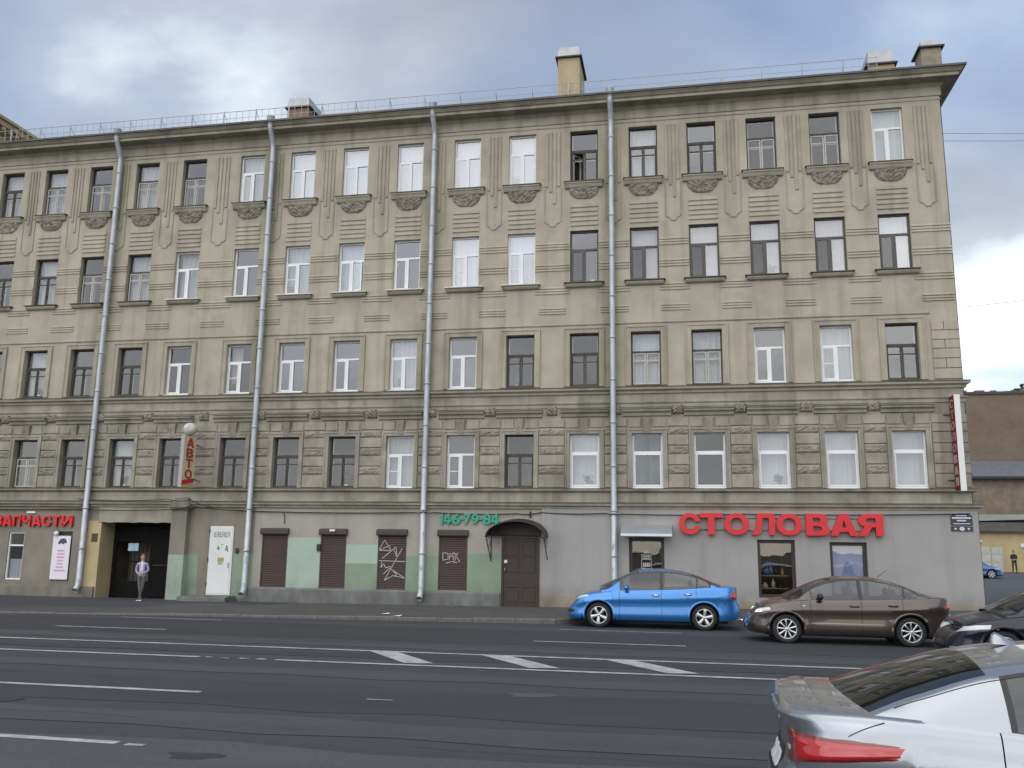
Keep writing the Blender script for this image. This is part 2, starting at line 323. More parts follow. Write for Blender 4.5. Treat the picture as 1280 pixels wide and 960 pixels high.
for xx in (-5.97, -3.78, -1.5):
    MB().add([(xx, -12.70, ROADZ+.0085), (xx+.55, -12.70, ROADZ+.0085), (xx+1.74, -14.2, ROADZ+.0085), (xx+1.24, -14.3, ROADZ+.0085)], [(0, 1, 2, 3)]).obj('hatch_stripe', PAINT, road)
# small repairs and a worn cover in the road
TAR = mat('tar', (.028, .028, .03), rough=.7)
for x, y, r, m_ in ((-2.06, -17.0, .22, ASPL), (-4.6, -21.3, .17, TAR), (-9.2, -19.2, .5, ASPD)):
    P = [(x+r*1.5*(1+.25*math.sin(3*a)+.15*math.sin(5*a+1))*math.cos(a), y+r*(1+.3*math.sin(2*a+1))*math.sin(a), ROADZ+.0065) for a in np.linspace(0, 2*PI, 20, endpoint=False)]
    MB().add(P, [tuple(range(20))]).obj('road_patch', m_, road)
for k in range(3):   # tar-filled cracks
    x, y = random.uniform(-12, 3), random.choice((-11.6, -15.8, -16.6, -19.6, -20.4)); P = []
    dx_ = random.uniform(.15, .3)
    for i in range(14): P.append([(x, y-.005, ROADZ+.0105), (x, y+.005, ROADZ+.0105)]); x += dx_; y += random.uniform(-.05, .05)
    MB().grid(P, 0, False).obj('crack', TAR, road)

# pavement and kerb stones
xs = np.linspace(-60, 8.95, 90); P = []
for x in xs:
    y0 = ykerb(x)+.16
    P.append([(x, y0+(0.3-y0)*t, zkerb(x)+(zbase(x)-zkerb(x))*t+(.012*math.sin(x*1.3+t*5) if 0 < t < 1 else 0)) for t in (0, .2, .4, .6, .8, 1)])
pav = tag(MB().grid(P, 0, True).obj('pavement', PAVE), 'grey asphalt pavement in front of the apartment building', 'pavement', kind='structure')
x = -34.
while x < 8.9:
    l = random.uniform(.95, 1.15) if x < -2 else 1.0
    x1 = min(x+l, 8.94); ya, yb = ykerb(x), ykerb(x1); za, zb_ = zkerb(x)+.006, zkerb(x1)+.006; dz = random.uniform(-.012, .008)
    g_ = .012; f1 = (x1-x-g_)/(x1-x)
    xa, xb = x+g_, x1; yb2 = ya+(yb-ya)*f1
    b_ = .02
    V = [(xa, ya, -.3), (xb, yb, -.3), (xb, yb, zb_+dz-b_), (xa, ya, za+dz-b_), (xa, ya+b_, za+dz), (xb, yb+b_, zb_+dz), (xb, yb+.17, zb_+dz), (xa, ya+.17, za+dz), (xb, yb+.17, -.3), (xa, ya+.17, -.3)]
    MB().add(V, [(0, 1, 2, 3), (3, 2, 5, 4), (4, 5, 6, 7), (7, 6, 8, 9), (0, 3, 4, 7, 9), (1, 8, 6, 5, 2)]).obj('kerb_stone', KERB, pav)
    x = x1
for x, y in ((-7.73, -5.9), (-8.3, -5.2)):
    MB().add([(x, y, zkerb(x)+.02), (x+.22, y-.03, zkerb(x)+.022), (x+.25, y+.1, zkerb(x)+.05), (x+.04, y+.12, zkerb(x)+.02)], [(0, 1, 2, 3)]).obj('litter', WHT)
for i, o in enumerate([o for o in COL.objects if o.name.startswith('litter')]):
    tag(o, ('scrap of white paper lying in the gutter', 'scrap of white paper lying on the pavement behind the kerb')[i], 'litter')
# side street beyond the corner
P = [[(x, y, -.13 if y < -3 else float(np.interp(y, (-4.3, 38, 48, 80), (-.12, .08, .4, .5)))) for y in (-4.28, 5, 15, 25, 38, 48, 80)] for x in (8.96, 20, 40, 80)]
tag(MB().grid(P, 0, True).obj('side_street', ASPL), 'side street rising gently past the corner of the building', 'road', kind='structure')

# ================================================================== APARTMENT BUILDING
BX0, BX1 = -29.6, 8.85
X = [7.124, 5.1, 3.004, .982, -1.041, -3.131, -5.369, -7.42, -9.611, -11.753, -13.878, -15.956, -18.401, -20.443, -22.493, -24.511, -26.514, -28.55]
ZT = {1: 5.625, 2: 9.12, 3: 12.859, 4: 16.634}; ZB = {1: 3.809, 2: 7.273, 3: 10.95, 4: 14.688}
HW = .5
B = thing('apartment_building', 'long five storey beige plaster apartment building with rows of windows facing the road', 'building', (0, 0, 0))
def wall(x0, x1, z0, z1, holes, y=0, depth=.26, extra_x=(), extra_z=(), paint=None):
    """front wall sheet with openings and their reveals; paint(xc,zc)->material index"""
    xs = sorted({round(q, 4) for q in [x0, x1, *extra_x] + [h[i] for h in holes for i in (0, 1)] if x0-1e-6 <= q <= x1+1e-6})
    zs = sorted({round(q, 4) for q in [z0, z1, *extra_z] + [h[i] for h in holes for i in (2, 3)] if z0-1e-6 <= q <= z1+1e-6})
    m = MB(); idx = {(i, j): i*len(zs)+j for i in range(len(xs)) for j in range(len(zs))}
    m.v = [(a, y, b) for a in xs for b in zs]
    for i in range(len(xs)-1):
        for j in range(len(zs)-1):
            xc, zc = (xs[i]+xs[i+1])/2, (zs[j]+zs[j+1])/2
            if any(h[0] < xc < h[1] and h[2] < zc < h[3] for h in holes): continue
            m.f.append((idx[i, j], idx[i+1, j], idx[i+1, j+1], idx[i, j+1])); m.m.append(paint(xc, zc) if paint else 0); m.sm.append(False)
    for h in holes:
        a, b, c, d = h[:4]; mi = paint(a-.01, (c+d)/2) if paint else 0; dd = h[4] if len(h) > 4 else depth
        for q in ([(a, y, c), (a, y+dd, c), (a, y+dd, d), (a, y, d)], [(b, y, c), (b, y, d), (b, y+dd, d), (b, y+dd, c)], [(a, y, d), (a, y+dd, d), (b, y+dd, d), (b, y, d)], [(a, y, c), (b, y, c), (b, y+dd, c), (a, y+dd, c)]):
            m.add(q, [(0, 1, 2, 3)], mi)
    return m
holes = [(X[c]-HW, X[c]+HW, ZB[r], ZT[r]) for r in ZT for c in range(18)]
ZG = 3.2
SPL = 6.98
wall(BX0, BX1, SPL, 17.75, [h for h in holes if h[2] > SPL], 0).obj('wall', PL, B)
wall(BX0, BX1, ZG, SPL, [h for h in holes if h[2] < SPL], 0).obj('wall', PLG, B)
# ground floor
GH = [(-27.3, -26.4, .42, 2.16), (-24.82, -24.14, .42, 2.16), (-22.9, -22.13, .42, 2.2), (-20.98, -18.07, -.35, 2.55, .9), (-16.62, -15.66, 0.0, 2.48, .14),
      (-14.58, -13.6, .34, 2.40, .08), (-12.38, -11.43, .36, 2.40, .08), (-10.28, -9.25, .36, 2.40, .08), (-8.11, -7.1, .38, 2.40, .08), (-5.93, -4.63, -.12, 2.22, .10)]
def gpaint(x, z):
    if x < -18.05: return 1 if z > .9 or x < -21.2 else 1
    if x < -17.0: return 4 if z < 1.45 else 1
    if x < -14.9: return 4 if (z < 1.5 and x > -15.7) else 1
    if z > 2.41: return 0
    for a, b, zt, mi in ((-13.6, -12.38, 2.08, 3), (-11.43, -10.28, 1.86, 3), (-9.25, -8.11, 1.51, 4), (-7.1, -5.93, 1.62, 4)):
        if a-.02 <= x <= b+.02 and z < zt: return 4 if (zt == 1.86 and z < 1.22) else mi
    return 0
wall(BX0, -4.56, -.4, ZG, GH, 0, extra_x=(-18.05, -17.0, -14.9, -21.2, -15.7), extra_z=(.9, 1.45, 1.5, 2.08, 1.86, 1.51, 1.62, 1.22, 2.41), paint=gpaint).obj('ground_floor_wall', [BEI, DKB, YEL, MINT, GRN], B)
GH2 = [(-1.68, -.55, -.4, 2.21), (2.37, 3.52, .38, 2.18), (4.56, 5.67, .43, 2.13)]
wall(-4.56, BX1+.1, -.4, 3.12, GH2, -.06, .3, extra_x=(-1.9,), extra_z=(.28,), paint=lambda x, z: 1 if (z < .28) else 0).obj('ground_floor_wall', [GREY, TAN], B)
MB().box(BX1+.09, BX1+.1, -.06, 11, -.4, 3.12).box(-4.565, -4.56, -.06, 0, -.4, 3.12).obj('wall', GREY, B)
# side, back walls, floors, roof
sh = MB(); sh.box(BX1-.02, BX1, .0, 11, ZG, 17.7).box(BX0, BX1, 10.9, 11, -.4, 17.7).box(BX0, BX0+.02, 0, 11, -.4, 17.7)
sh.obj('outer_wall', PL, B)
it = MB(); it.box(BX0+.05, BX1-.05, 1.9, 2.0, -.3, 17.4)
for z in (3.15, 6.6, 10.2, 14.0, 17.5): it.box(BX0+.05, BX1-.05, .27, 1.9, z, z+.2)
for c in range(17): xm = (X[c]+X[c+1])/2; it.box(xm-.06, xm+.06, .28, 1.9, 3.35, 17.5)
it.obj('room_walls', INT, B)
rf = MB().add([(BX0, -.66, 17.69), (BX1+.66, -.66, 17.69), (BX1+.66, 11.6, 17.69), (BX0, 11.6, 17.69), (BX0, 5.5, 19.6), (BX1-3, 5.5, 19.6)],
              [(0, 1, 5, 4), (1, 2, 5), (2, 3, 4, 5), (3, 0, 4), (0, 3, 2, 1)]).obj('roof', ROOFM, B)

def run(prof, x0, x1, name, m, ret=None, y=0):
    """moulding along the front; prof: list of (projection, z) bottom to top; ret = length of the return round the right corner"""
    P = [[(x0, y-o, z) for o, z in prof]]
    if ret is None: P.append([(x1, y-o, z) for o, z in prof])
    else:
        P.append([(x1+o, y-o, z) for o, z in prof]); P.append([(x1+o, ret, z) for o, z in prof])
    mb = MB().grid(P, 0, False)
    n = len(prof); mb.f.append(tuple(range(n))); mb.m.append(0); mb.sm.append(False)
    if ret is None: mb.f.append(tuple(range(n, 2*n))[::-1]); mb.m.append(0); mb.sm.append(False)
    return mb.obj(name, m, B)
run([(0, 16.93), (.035, 16.95), (.035, 17.25), (.09, 17.30), (.12, 17.40), (.42, 17.43), (.46, 17.40), (.49, 17.40), (.49, 17.50), (.54, 17.52), (.60, 17.585), (.63, 17.60), (.63, 17.63)], BX0, BX1, 'cornice', COR, 11)
run([(.5, 17.63), (.69, 17.635), (.70, 17.70), (.5, 17.73)], BX0, BX1, 'eave_gutter', ROOFM, 11)
run([(0, 16.80), (.02, 16.80), (.02, 16.84), (0, 16.84)], BX0, BX1, 'frieze_fillet', PLT, 5)
# string courses
run([(0, 6.96), (.06, 6.98), (.07, 7.05), (.16, 7.10), (.17, 7.17), (0, 7.22)], BX0, BX1, 'string_course', PLT, 11)
run([(0, 7.171), (.185, 7.172), (.185, 7.19), (0, 7.235)], BX0, BX1, 'course_flashing', SILLM, 11)
run([(0, 6.50), (.03, 6.52), (.035, 6.62), (.075, 6.66), (.08, 6.70), (0, 6.72)], BX0, BX1, 'architrave_course', PLG, 11)
run([(0, 3.66), (.05, 3.68), (.12, 3.72), (.13, 3.78), (0, 3.80)], BX0, BX1, 'sill_course', PLG, 11)
run([(0, 3.781), (.145, 3.782), (.145, 3.795), (0, 3.806)], BX0, BX1, 'course_flashing', SILLM, 11)
run([(0, 3.10), (.08, 3.12), (.09, 3.19), (.17, 3.22), (.185, 3.29), (0, 3.33)], BX0, BX1+.08, 'ground_floor_cornice', mat('pale_cornice', (.36, .33, .27), (.25, .23, .185), .9, 2, bump=.2, bscale=30, streak=.5, streakc=(.12, .11, .09)), 11)
run([(0, 3.291), (.20, 3.292), (.20, 3.305), (0, 3.345)], BX0, BX1+.08, 'course_flashing', SILLM, 11)
run([(0, 9.40), (.03, 9.41), (.04, 9.44), (0, 9.46)], BX0, 8.0, 'string_course', PLT)

# ---- ornament meshes (shared)
def ridges(w, z0, z1, n, out=.035, gap=.35):
    h = (z1-z0)/n; pr = [(0, z0)]
    for i in range(n):
        a = z0+i*h; pr += [(-.004, a+h*gap*.4), (-out, a+h*gap*.6), (-out, a+h*gap), (-.006, a+h*.97)]
    return MB().prism_x(pr+[(0, z1)], -w/2, w/2)
me_rib = ridges(.98, 13.00, 13.86, 5, .034, .30).mesh('ribbed_panel', PLT)
def corbel(sd):
    m = MB(); P = []; n = 18; r2 = np.random.default_rng(sd)
    for j in range(9):
        t = j/8; z = -.40*t; hw = .50*math.sqrt(max(0, 1-(t*.93)**2.4))+.03; row = []
        for i in range(n+1):
            u = -1+2*i/n; dep = .12*(1-t*.75)*(1-.35*u*u)
            b = 0 if abs(u) == 1 else .022*math.sin(13*abs(u)+j*.5)*math.sin(j*1.5+3.6*abs(u))+r2.uniform(-.022, .022)
            row.append((hw*u, -(dep+b) if abs(u) < 1 else 0, z))
        P.append(row)
    P.append([(p[0], 0, p[2]) for p in P[-1]])
    return m.grid(P, 0, False).mesh('corbel', STN)
me_corb = [corbel(k) for k in range(5)]
mm = MB(); mm.prism_x([(0, -.03), (-.16, -.05), (-.17, -.10), (-.14, -.13), (-.11, -.21), (-.09, -.25), (0, -.27)], -.66, .66); me_sill4 = mm.mesh('sill_moulding', PLT)
mm = MB(); mm.prism_x([(.1, .02), (-.19, -.02), (-.19, -.045), (.1, -.03)], -.70, .70); me_flash = mm.mesh('sill_flashing', SILLM)
mm = MB(); mm.prism_x([(.1, .03), (-.2, -.015), (-.2, -.05), (.1, -.04)], -.70, .70); me_flashw = mm.mesh('sill_flashing', WSILL)
mm = MB(); mm.prism_x([(0, -.04), (-.13, -.05), (-.14, -.11), (-.10, -.17), (0, -.2)], -.64, .64); me_sill3 = mm.mesh('sill_moulding', PLT)
mm = MB(); mm.prism_x([(.12, .012), (-.05, -.01), (-.05, -.035), (.12, -.02)], -.52, .52); me_sill12 = mm.mesh('sill_flashing', SILLM); me_sill12w = mm.mesh('sill_flashing', WSILL)
# fluted pilaster strip between top floor windows
def pilaster():
    w = .27; pts = [(-w, 14.5), (-w, 13.25), (-w+.06, 13.19), (-.14, 13.17), (-.07, 13.06), (.07, 13.06), (.14, 13.17), (w-.06, 13.19), (w, 13.25), (w, 14.5)]
    P = []                                               # raised outline of a hanging tongue, one continuous fillet
    for i, (x, z) in enumerate(pts):
        a = Vector(pts[max(0, i-1)]); b = Vector(pts[min(len(pts)-1, i+1)]); d = (b-a).normalized(); n = Vector((-d.y, d.x))*.014
        P.append([(x+n.x, 0, z+n.y), (x+n.x, -.028, z+n.y), (x-n.x, -.028, z-n.y), (x-n.x, 0, z-n.y)])
    return MB().grid(P, 0, False).mesh('pilaster', PLT)
me_pil = pilaster()
me_flute = {zl: MB().bbox(0, .10, -.034, 0, zl, 16.62, .008).mesh('flute', PLT) for zl in (14.55, 13.9, 14.35)}
def put_pilaster(x, sx=1):
    p_ = put(me_pil, 'pilaster', B, (x, 0, 0), scale=(sx, 1, 1))
    for i, zl in enumerate((14.55, 14.35, 13.9, 14.55)): put(me_flute[zl], 'flute', p_, (-.26+i*.135, 0, 0))
def architrave(z0, z1, t=.19, out=.045, m_=PLT, ears=False):
    m = MB(); a, b = HW, HW+t
    m.bbox(-b, -a, -out, 0, z0, z1+t, .012); m.bbox(a, b, -out, 0, z0, z1+t, .012); m.bbox(-a, a, -out, 0, z1, z1+t, .012)
    o2 = out+.022; c = b-.055
    m.bbox(-b, -c, -o2, -out+.002, z0, z1+t, .008); m.bbox(c, b, -o2, -out+.002, z0, z1+t, .008); m.bbox(-c, c, -o2, -out+.002, z1+t-.055, z1+t, .008)
    return m.mesh('window_surround', m_)
me_arc2 = architrave(ZB[2]-.02, ZT[2], .20); me_arc1 = architrave(ZB[1], ZT[1], .16, .05, PLG)
# rusticated blocks: unit width, scaled
def block(w, h, rough, seed):
    r2 = np.random.default_rng(seed); m = MB()
    if not rough: m.bbox(-w/2, w/2, -.042, 0, 0, h, .014)
    else:
        nx, nz = 9, 5; P = []
        for i in range(nx+1):
            row = []
            for j in range(nz+1):
                e_ = i in (0, nx) or j in (0, nz)
                row.append((-w/2+w*i/nx, -(.02 if e_ else .034+r2.uniform(0, .034)), h*j/nz))
            P.append(row)
        m.grid(P, 0, False)
        m.add([(-w/2, 0, 0), (w/2, 0, 0), (w/2, 0, h), (-w/2, 0, h), (-w/2, -.02, 0), (w/2, -.02, 0), (w/2, -.02, h), (-w/2, -.02, h)], [(0, 4, 5, 1), (1, 5, 6, 2), (2, 6, 7, 3), (3, 7, 4, 0)])
    return m.mesh('block', STN if rough else PLG)
ZR = [3.83, 4.28, 4.58, 4.94, 5.23, 5.59, 5.86, 6.14]
BLK = {(j, k): block(1, ZR[j+1]-ZR[j]-.025, j % 2 == 1, 10*j+k) for j in range(7) for k in range(3)}
me_orn = {}
def rosette(k):
    r2 = np.random.default_rng(50+k); m = MB(); P = []
    for i in range(9):
        row = []
        for j in range(8):
            u, v = -1+2*i/8, -1+2*j/7; e_ = i in (0, 8) or j in (0, 7)
            row.append((.19*u, 0 if e_ else -(.06+.07*(1-u*u)*(1-v*v)+.03*math.sin(5*math.hypot(u, v)*2+math.atan2(v, u)*4)+r2.uniform(-.015, .015)), 6.43+.17*v))
        P.append(row)
    return m.grid(P, 0, False).mesh('rosette', STN)
ROS = [rosette(k) for k in range(5)]
me_hood = MB()
me_hood.prism_x([(0, 6.20), (-.07, 6.22), (-.08, 6.29), (-.10, 6.32), (-.17, 6.36), (-.18, 6.42), (0, 6.46)], -.80, .80)
me_hood = me_hood.mesh('window_hood', PLG)
me_hoodf = MB().prism_x([(0, 6.462), (-.195, 6.425), (-.195, 6.437), (0, 6.478)], -.81, .81).mesh('hood_flashing', SILLM)
me_key = MB().add([(-.10, -.06, 5.66), (.10, -.06, 5.66), (.15, -.12, 6.17), (-.15, -.12, 6.17), (-.10, 0, 5.66), (.10, 0, 5.66), (.15, 0, 6.17), (-.15, 0, 6.17)],
                  [(0, 1, 2, 3), (0, 4, 5, 1), (1, 5, 6, 2), (2, 6, 7, 3), (3, 7, 4, 0)]).mesh('keystone', STN)
me_vous = MB().bbox(-.215, .215, -.03, 0, 5.84, 6.15, .012).mesh('lintel_panel', PLG)
def bands(w, x):
    k = round(w, 2)
    if k not in BND: BND[k] = ridges(1, 0, .29, 3, .027, .4).mesh('band', PLT)
    for z in (12.16, 11.38, 10.54): put(BND[k], 'band', B, (x, 0, z), scale=(w, 1, 1))
BND = {}
me_short = ridges(.95, 9.82, 10.09, 3, .027, .35).mesh('ribbed_panel', PLT)

# ---- windows
PINKSH = mat('rosy_sky_sheen', (.58, .53, .51), rough=.8)  # sky reflection of the brown-framed panes, put into a rosy colour
PANES = {}
def pane_mesh(w, h):
    k = (round(w, 3), round(h, 3))
    if k not in PANES:
        PANES[k] = MB().add([(-w/2, 0, -h/2), (w/2, 0, -h/2), (w/2, 0, h/2), (-w/2, 0, h/2)], [(0, 1, 2, 3)])
    return PANES[k]
PM = {}
def add_pane(parent, x, y, z, w, h, g, tilt=.006):
    k = (round(w, 3), round(h, 3), g.name)
    if k not in PM: PM[k] = pane_mesh(w, h).mesh('pane', g)
    return put(PM[k], 'pane', parent, (x, y, z), (random.uniform(-tilt, tilt), 0, random.uniform(-tilt, tilt)))
FM = {}
CM = {}
def curtain_mesh(w, h, m_, seed, waves=9):
    k = (round(w, 2), round(h, 2), m_.name, seed)
    if k not in CM:
        P = [[(-w/2+w*i/40, .03*math.sin(i/40*waves*PI+seed)+.012*math.sin(i*.9+seed*2), z) for z in (0, h/2, h)] for i in range(41)]
        CM[k] = MB().grid(P, 0, True).mesh('curtain', m_)
    return CM[k]
def frame_mesh(kind, h):
    k = (kind, round(h, 3))
    if k in FM: return FM[k]
    m = MB(); w = 2*HW
    if kind in ('white', 'whitebar', 'brown', 'brownT'):
        f = .06; tz = h*.64; M_ = PVC if 'white' in kind else BRN
        bx = lambda a, b, c, d, y0=.10, y1=.17: m.box(a, b, y0, y1, c, d)
        bx(-w/2, -w/2+f, 0, h); bx(w/2-f, w/2, 0, h); bx(-w/2+f, w/2-f, 0, f); bx(-w/2+f, w/2-f, h-f, h)
        bx(-w/2+f, w/2-f, tz-.035, tz+.035, .098); bx(-.045, .045, f, tz-.035, .096)
        s_ = .045                                       # opening sash
        x0, x1, z0, z1 = -w/2+f, -.045, f, tz-.035
        bx(x0, x0+s_, z0, z1, .085, .12); bx(x1-s_, x1, z0, z1, .085, .12); bx(x0+s_, x1-s_, z0, z0+s_, .085, .12); bx(x0+s_, x1-s_, z1-s_, z1, .085, .12)
        if kind == 'whitebar': bx(x0+s_, x1-s_, z0+(z1-z0)*.48, z0+(z1-z0)*.48+.03, .09, .12)
        pn = [(0, .14, (tz+h)/2-.01, w-2*f, h-tz-.095), (x0+(x1-x0)/2, .105, (z0+z1)/2, x1-x0-2*s_, z1-z0-2*s_), ((.045+w/2-f)/2, .14, (f+tz)/2-.015, w/2-f-.045, tz-f-.035)]
    elif kind == 'single':
        f = .055; tz = h*.655; M_ = PVC
        bx = lambda a, b, c, d, y0=.08, y1=.16: m.box(a, b, y0, y1, c, d)
        bx(-w/2, -w/2+f, 0, h); bx(w/2-f, w/2, 0, h); bx(-w/2+f, w/2-f, 0, f+.02); bx(-w/2+f, w/2-f, h-f+.02, h)
        bx(-w/2+f, w/2-f, tz-.04, tz+.04, .078)
        s_ = .045; x0, x1, z0, z1 = -w/2+f, w/2-f, f+.02, tz-.04
        bx(x0, x0+s_, z0, z1, .06, .1); bx(x1-s_, x1, z0, z1, .06, .1); bx(x0+s_, x1-s_, z0, z0+s_, .06, .1); bx(x0+s_, x1-s_, z1-s_, z1, .06, .1)
        pn = [(0, .12, (tz+h)/2, w-2*f, h-tz-.075), (0, .09, (z0+z1)/2, x1-x0-2*s_, z1-z0-2*s_)]
    else:                                               # old double wooden window with small vent lights
        f = .05; tz = h*.63; M_ = [WOOD, WOODW]; light = 1 if kind == 'oldw' else 0
        bx = lambda a, b, c, d, y0=.14, y1=.2, mi=0: m.box(a, b, y0, y1, c, d, mi)
        bx(-w/2, -w/2+f, 0, h); bx(w/2-f, w/2, 0, h); bx(-w/2+f, w/2-f, 0, f); bx(-w/2+f, w/2-f, h-f, h)
        bx(-w/2+f, w/2-f, tz-.035, tz+.035, .135)
        s_ = .04; pn = [(0, .17, (tz+h)/2, w-2*f, h-tz-.085)]
        vz = tz*.74
        for sx in (-1, 1):
            x0, x1 = sorted((sx*.012, sx*(w/2-f))); z0, z1 = f, tz-.035
            bx(x0, x0+s_, z0, z1, .142, .18, light); bx(x1-s_, x1, z0, z1, .142, .18, light); bx(x0+s_, x1-s_, z0, z0+s_, .142, .18, light); bx(x0+s_, x1-s_, z1-s_, z1, .142, .18, light)
            bx(x0+s_, x1-s_, vz-.02, vz+.02, .144, .178, light)
            pn += [((x0+x1)/2, .162, (z0+s_+vz-.02)/2, x1-x0-2*s_, vz-.02-z0-s_), ((x0+x1)/2, .162, (vz+.02+z1-s_)/2, x1-x0-2*s_, z1-s_-vz-.02)]
        # inner frame seen through the glass
        bx(-.03, .03, f, tz, .26, .30, 1); bx(-w/2+.02, -w/2+.08, 0, h, .26, .30, 1); bx(w/2-.08, w/2-.02, 0, h, .26, .30, 1); bx(-w/2+.08, w/2-.08, tz-.03, tz+.03, .26, .30, 1)
        bx(-w/2+.08, -.03, vz-.02, vz+.02, .262, .298, 1); bx(.03, w/2-.08, vz-.02, vz+.02, .262, .298, 1)
    FM[k] = (m.mesh('window', M_), pn)
    return FM[k]
TYPES = {4: 'W w w o o o W W W W W W w w w w o w', 3: 'N N N N N N B B W W B W W w w o o o', 2: 'o B W w w o o W W W W B W o o o o o', 1: 'S S S S S S o B B o o o o o o w o o'}
KN = dict(W='white', B='whitebar', N='brown', S='single', o='old', w='oldw')
GL = {4: 'mccmmchhhhhmcccccc', 3: 'hhhhmmhhmmmmcccccc', 2: 'mmmccccmmmmccccccc', 1: 'mmmccmcmmccccccccc'}
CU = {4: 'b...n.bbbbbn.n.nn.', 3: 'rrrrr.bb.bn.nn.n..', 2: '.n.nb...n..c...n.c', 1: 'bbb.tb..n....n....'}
GM = dict(c=G_CLR, m=G_MID, h=G_HI)
for r in (1, 2, 3, 4):
    tp = TYPES[r].split(); h = ZT[r]-ZB[r]
    for c in range(18):
        kd = KN[tp[c]]; me, pn = frame_mesh(kd, h)
        wn = put(me, 'window', B, (X[c], .02, ZB[r]))
        gl = GM[GL[r][c]]
        for i, (px, py, pz, pw, ph) in enumerate(pn):
            g2 = gl if not (kd in ('brown',) and i == 1) else G_CLR
            if r == 4 and c == 5 and i in (1, 2): continue      # this sash stands open
            if (r, c) == (4, 11) and i == 1: continue
            add_pane(wn, px, py, pz, pw, ph, g2)
        k = CU[r][c]
        if k in 'nw': put(curtain_mesh(.98, h*.97, CURT if k == 'w' else CURT, (r*7+c) % 4), 'curtain', wn, (0, .36, .01))
        elif k == 'c': put(curtain_mesh(.42, h*.97, CURT2, c % 3, 7), 'curtain', wn, (-.26, .36, .01))
        elif k == 'b': put(curtain_mesh(.96, h*.97, BLIND, 0, 0), 'blind_sheen', wn, (0, .34, .01))
        elif k == 'r': put(curtain_mesh(.46, h*.62, PINKSH, 0, 0), 'blind_sheen', wn, (.25, .3, .01)); put(curtain_mesh(.96, h*.33, PINKSH, 0, 0), 'blind_sheen', wn, (0, .34, h*.65))  # 'r': pale sheets behind the glass painting in the bright sky reflection
        elif k == 't': put(curtain_mesh(.40, h*.97, CURT3, 1, 7), 'curtain', wn, (-.27, .3, .01)); put(curtain_mesh(.40, h*.97, CURT3, 2, 7), 'curtain', wn, (.27, .3, .01))
        whitey = tp[c] in 'WBS'
        if r == 4: put(me_flash, 'sill', wn, (0, -.02, 0)); put(me_sill4, 'sill_moulding', B, (X[c], 0, ZB[4]))
        elif r == 3: put(me_flashw if (whitey and c > 5) else me_flash, 'sill', wn, (0, -.02, 0)); put(me_sill3, 'sill_moulding', B, (X[c], 0, ZB[3]))
        else: put(me_sill12w if whitey else me_sill12, 'sill', wn, (0, -.03, 0))
# things standing on the inner sills
POT = [mat('clay_pot', (.30, .13, .07), rough=.8), mat('white_pot', (.6, .6, .57), rough=.6)]; LEAF = mat('house_plant', (.05, .10, .035), (.03, .06, .02), .7, 20)
WINS = [o for o in COL.objects if o.name.split('.')[0] == 'window']
for k in (2, 5, 9, 13, 20, 24, 26, 29, 33, 38, 41, 46, 52, 57, 60, 66):
    wn = WINS[k]; px_ = random.uniform(-.3, .3); pt = MB().lathe([(0, 0), (0, .06), (.12, .08), (.12, 0)], (px_, .25, .03), 'z', 10).obj('flower_pot', POT[k % 2], wn)
    lf = MB(); r4 = np.random.default_rng(k)
    for i in range(26):
        a = r4.uniform(0, 2*PI); l = r4.uniform(.1, .26); h_ = r4.uniform(.08, .34); c0 = Vector((px_, .25, .14)); c1 = c0+Vector((math.cos(a)*l*.5, math.sin(a)*.06, h_)); n_ = Vector((-math.sin(a)*.03, 0, .02))
        lf.add([c0, c1-n_, c1+Vector((math.cos(a)*l*.4, 0, -.02)), c1+n_], [(0, 1, 2, 3)])
    lf.obj('plant', LEAF, wn)
# open sashes
def open_sash(r, c, hinge_x, ang, w, h, z, y, m_, gl):
    f = .05; m = MB(); m.box(0, f, -.02, .02, 0, h).box(w-f, w, -.02, .02, 0, h).box(f, w-f, -.02, .02, 0, f).box(f, w-f, -.02, .02, h-f, h)
    s = m.obj('open_sash', m_, B, loc=(X[c]+hinge_x, y, ZB[r]+z), rot=(0, 0, ang))
    MB().add([(f, 0, f), (w-f, 0, f), (w-f, 0, h-f), (f, 0, h-f)], [(0, 1, 2, 3)]).obj('pane', gl, s)
open_sash(4, 5, -.42, .9, .40, 1.06, .08, .2, WOODW, G_HI)
open_sash(4, 11, -.40, .28, .36, 1.1, .09, .1, PVC, G_HI)
open_sash(3, 9, .40, PI-.25, .36, 1.1, .09, .1, PVC, G_HI)
# facade ornament placed column by column
GAPS = []
for c in range(18):
    x = X[c]
    put(me_corb[(c*3) % 5], 'corbel', B, (x, 0, ZB[4]-.27), scale=(random.choice((1, -1))*random.uniform(.97, 1.02), 1, random.uniform(.95, 1.04))); put(me_rib, 'ribbed_panel', B, (x, 0, 0))
    put(me_arc2, 'window_surround', B, (x, 0, 0)); put(me_arc1, 'window_surround', B, (x, 0, 0))
    put(me_hood, 'window_hood', B, (x, 0, 0)); put(me_hoodf, 'hood_flashing', B, (x, 0, 0)); put(me_key, 'keystone', B, (x, 0, 0)); put(me_vous, 'lintel_panel', B, (x-.415, 0, 0)); put(me_vous, 'lintel_panel', B, (x+.415, 0, 0))
    if c < 17:
        xm, gap = (X[c]+X[c+1])/2, X[c]-X[c+1]
        put_pilaster(xm, min(1.15, gap/2.05))
        bands(gap-2*HW-.03, xm)
        put(me_short, 'ribbed_panel', B, (xm, 0, 0))
        put(ROS[(c*2) % 5], 'rosette', B, (xm, 0, 0))
        w = gap-2*(HW+.17)
        for j in range(7): put(BLK[j, (c+j) % 3], 'block', B, (xm, 0, ZR[j]), scale=(w, 1, 1))
put_pilaster(8.22)
w = BX1-(X[0]+HW)-.02; xm = BX1-w/2
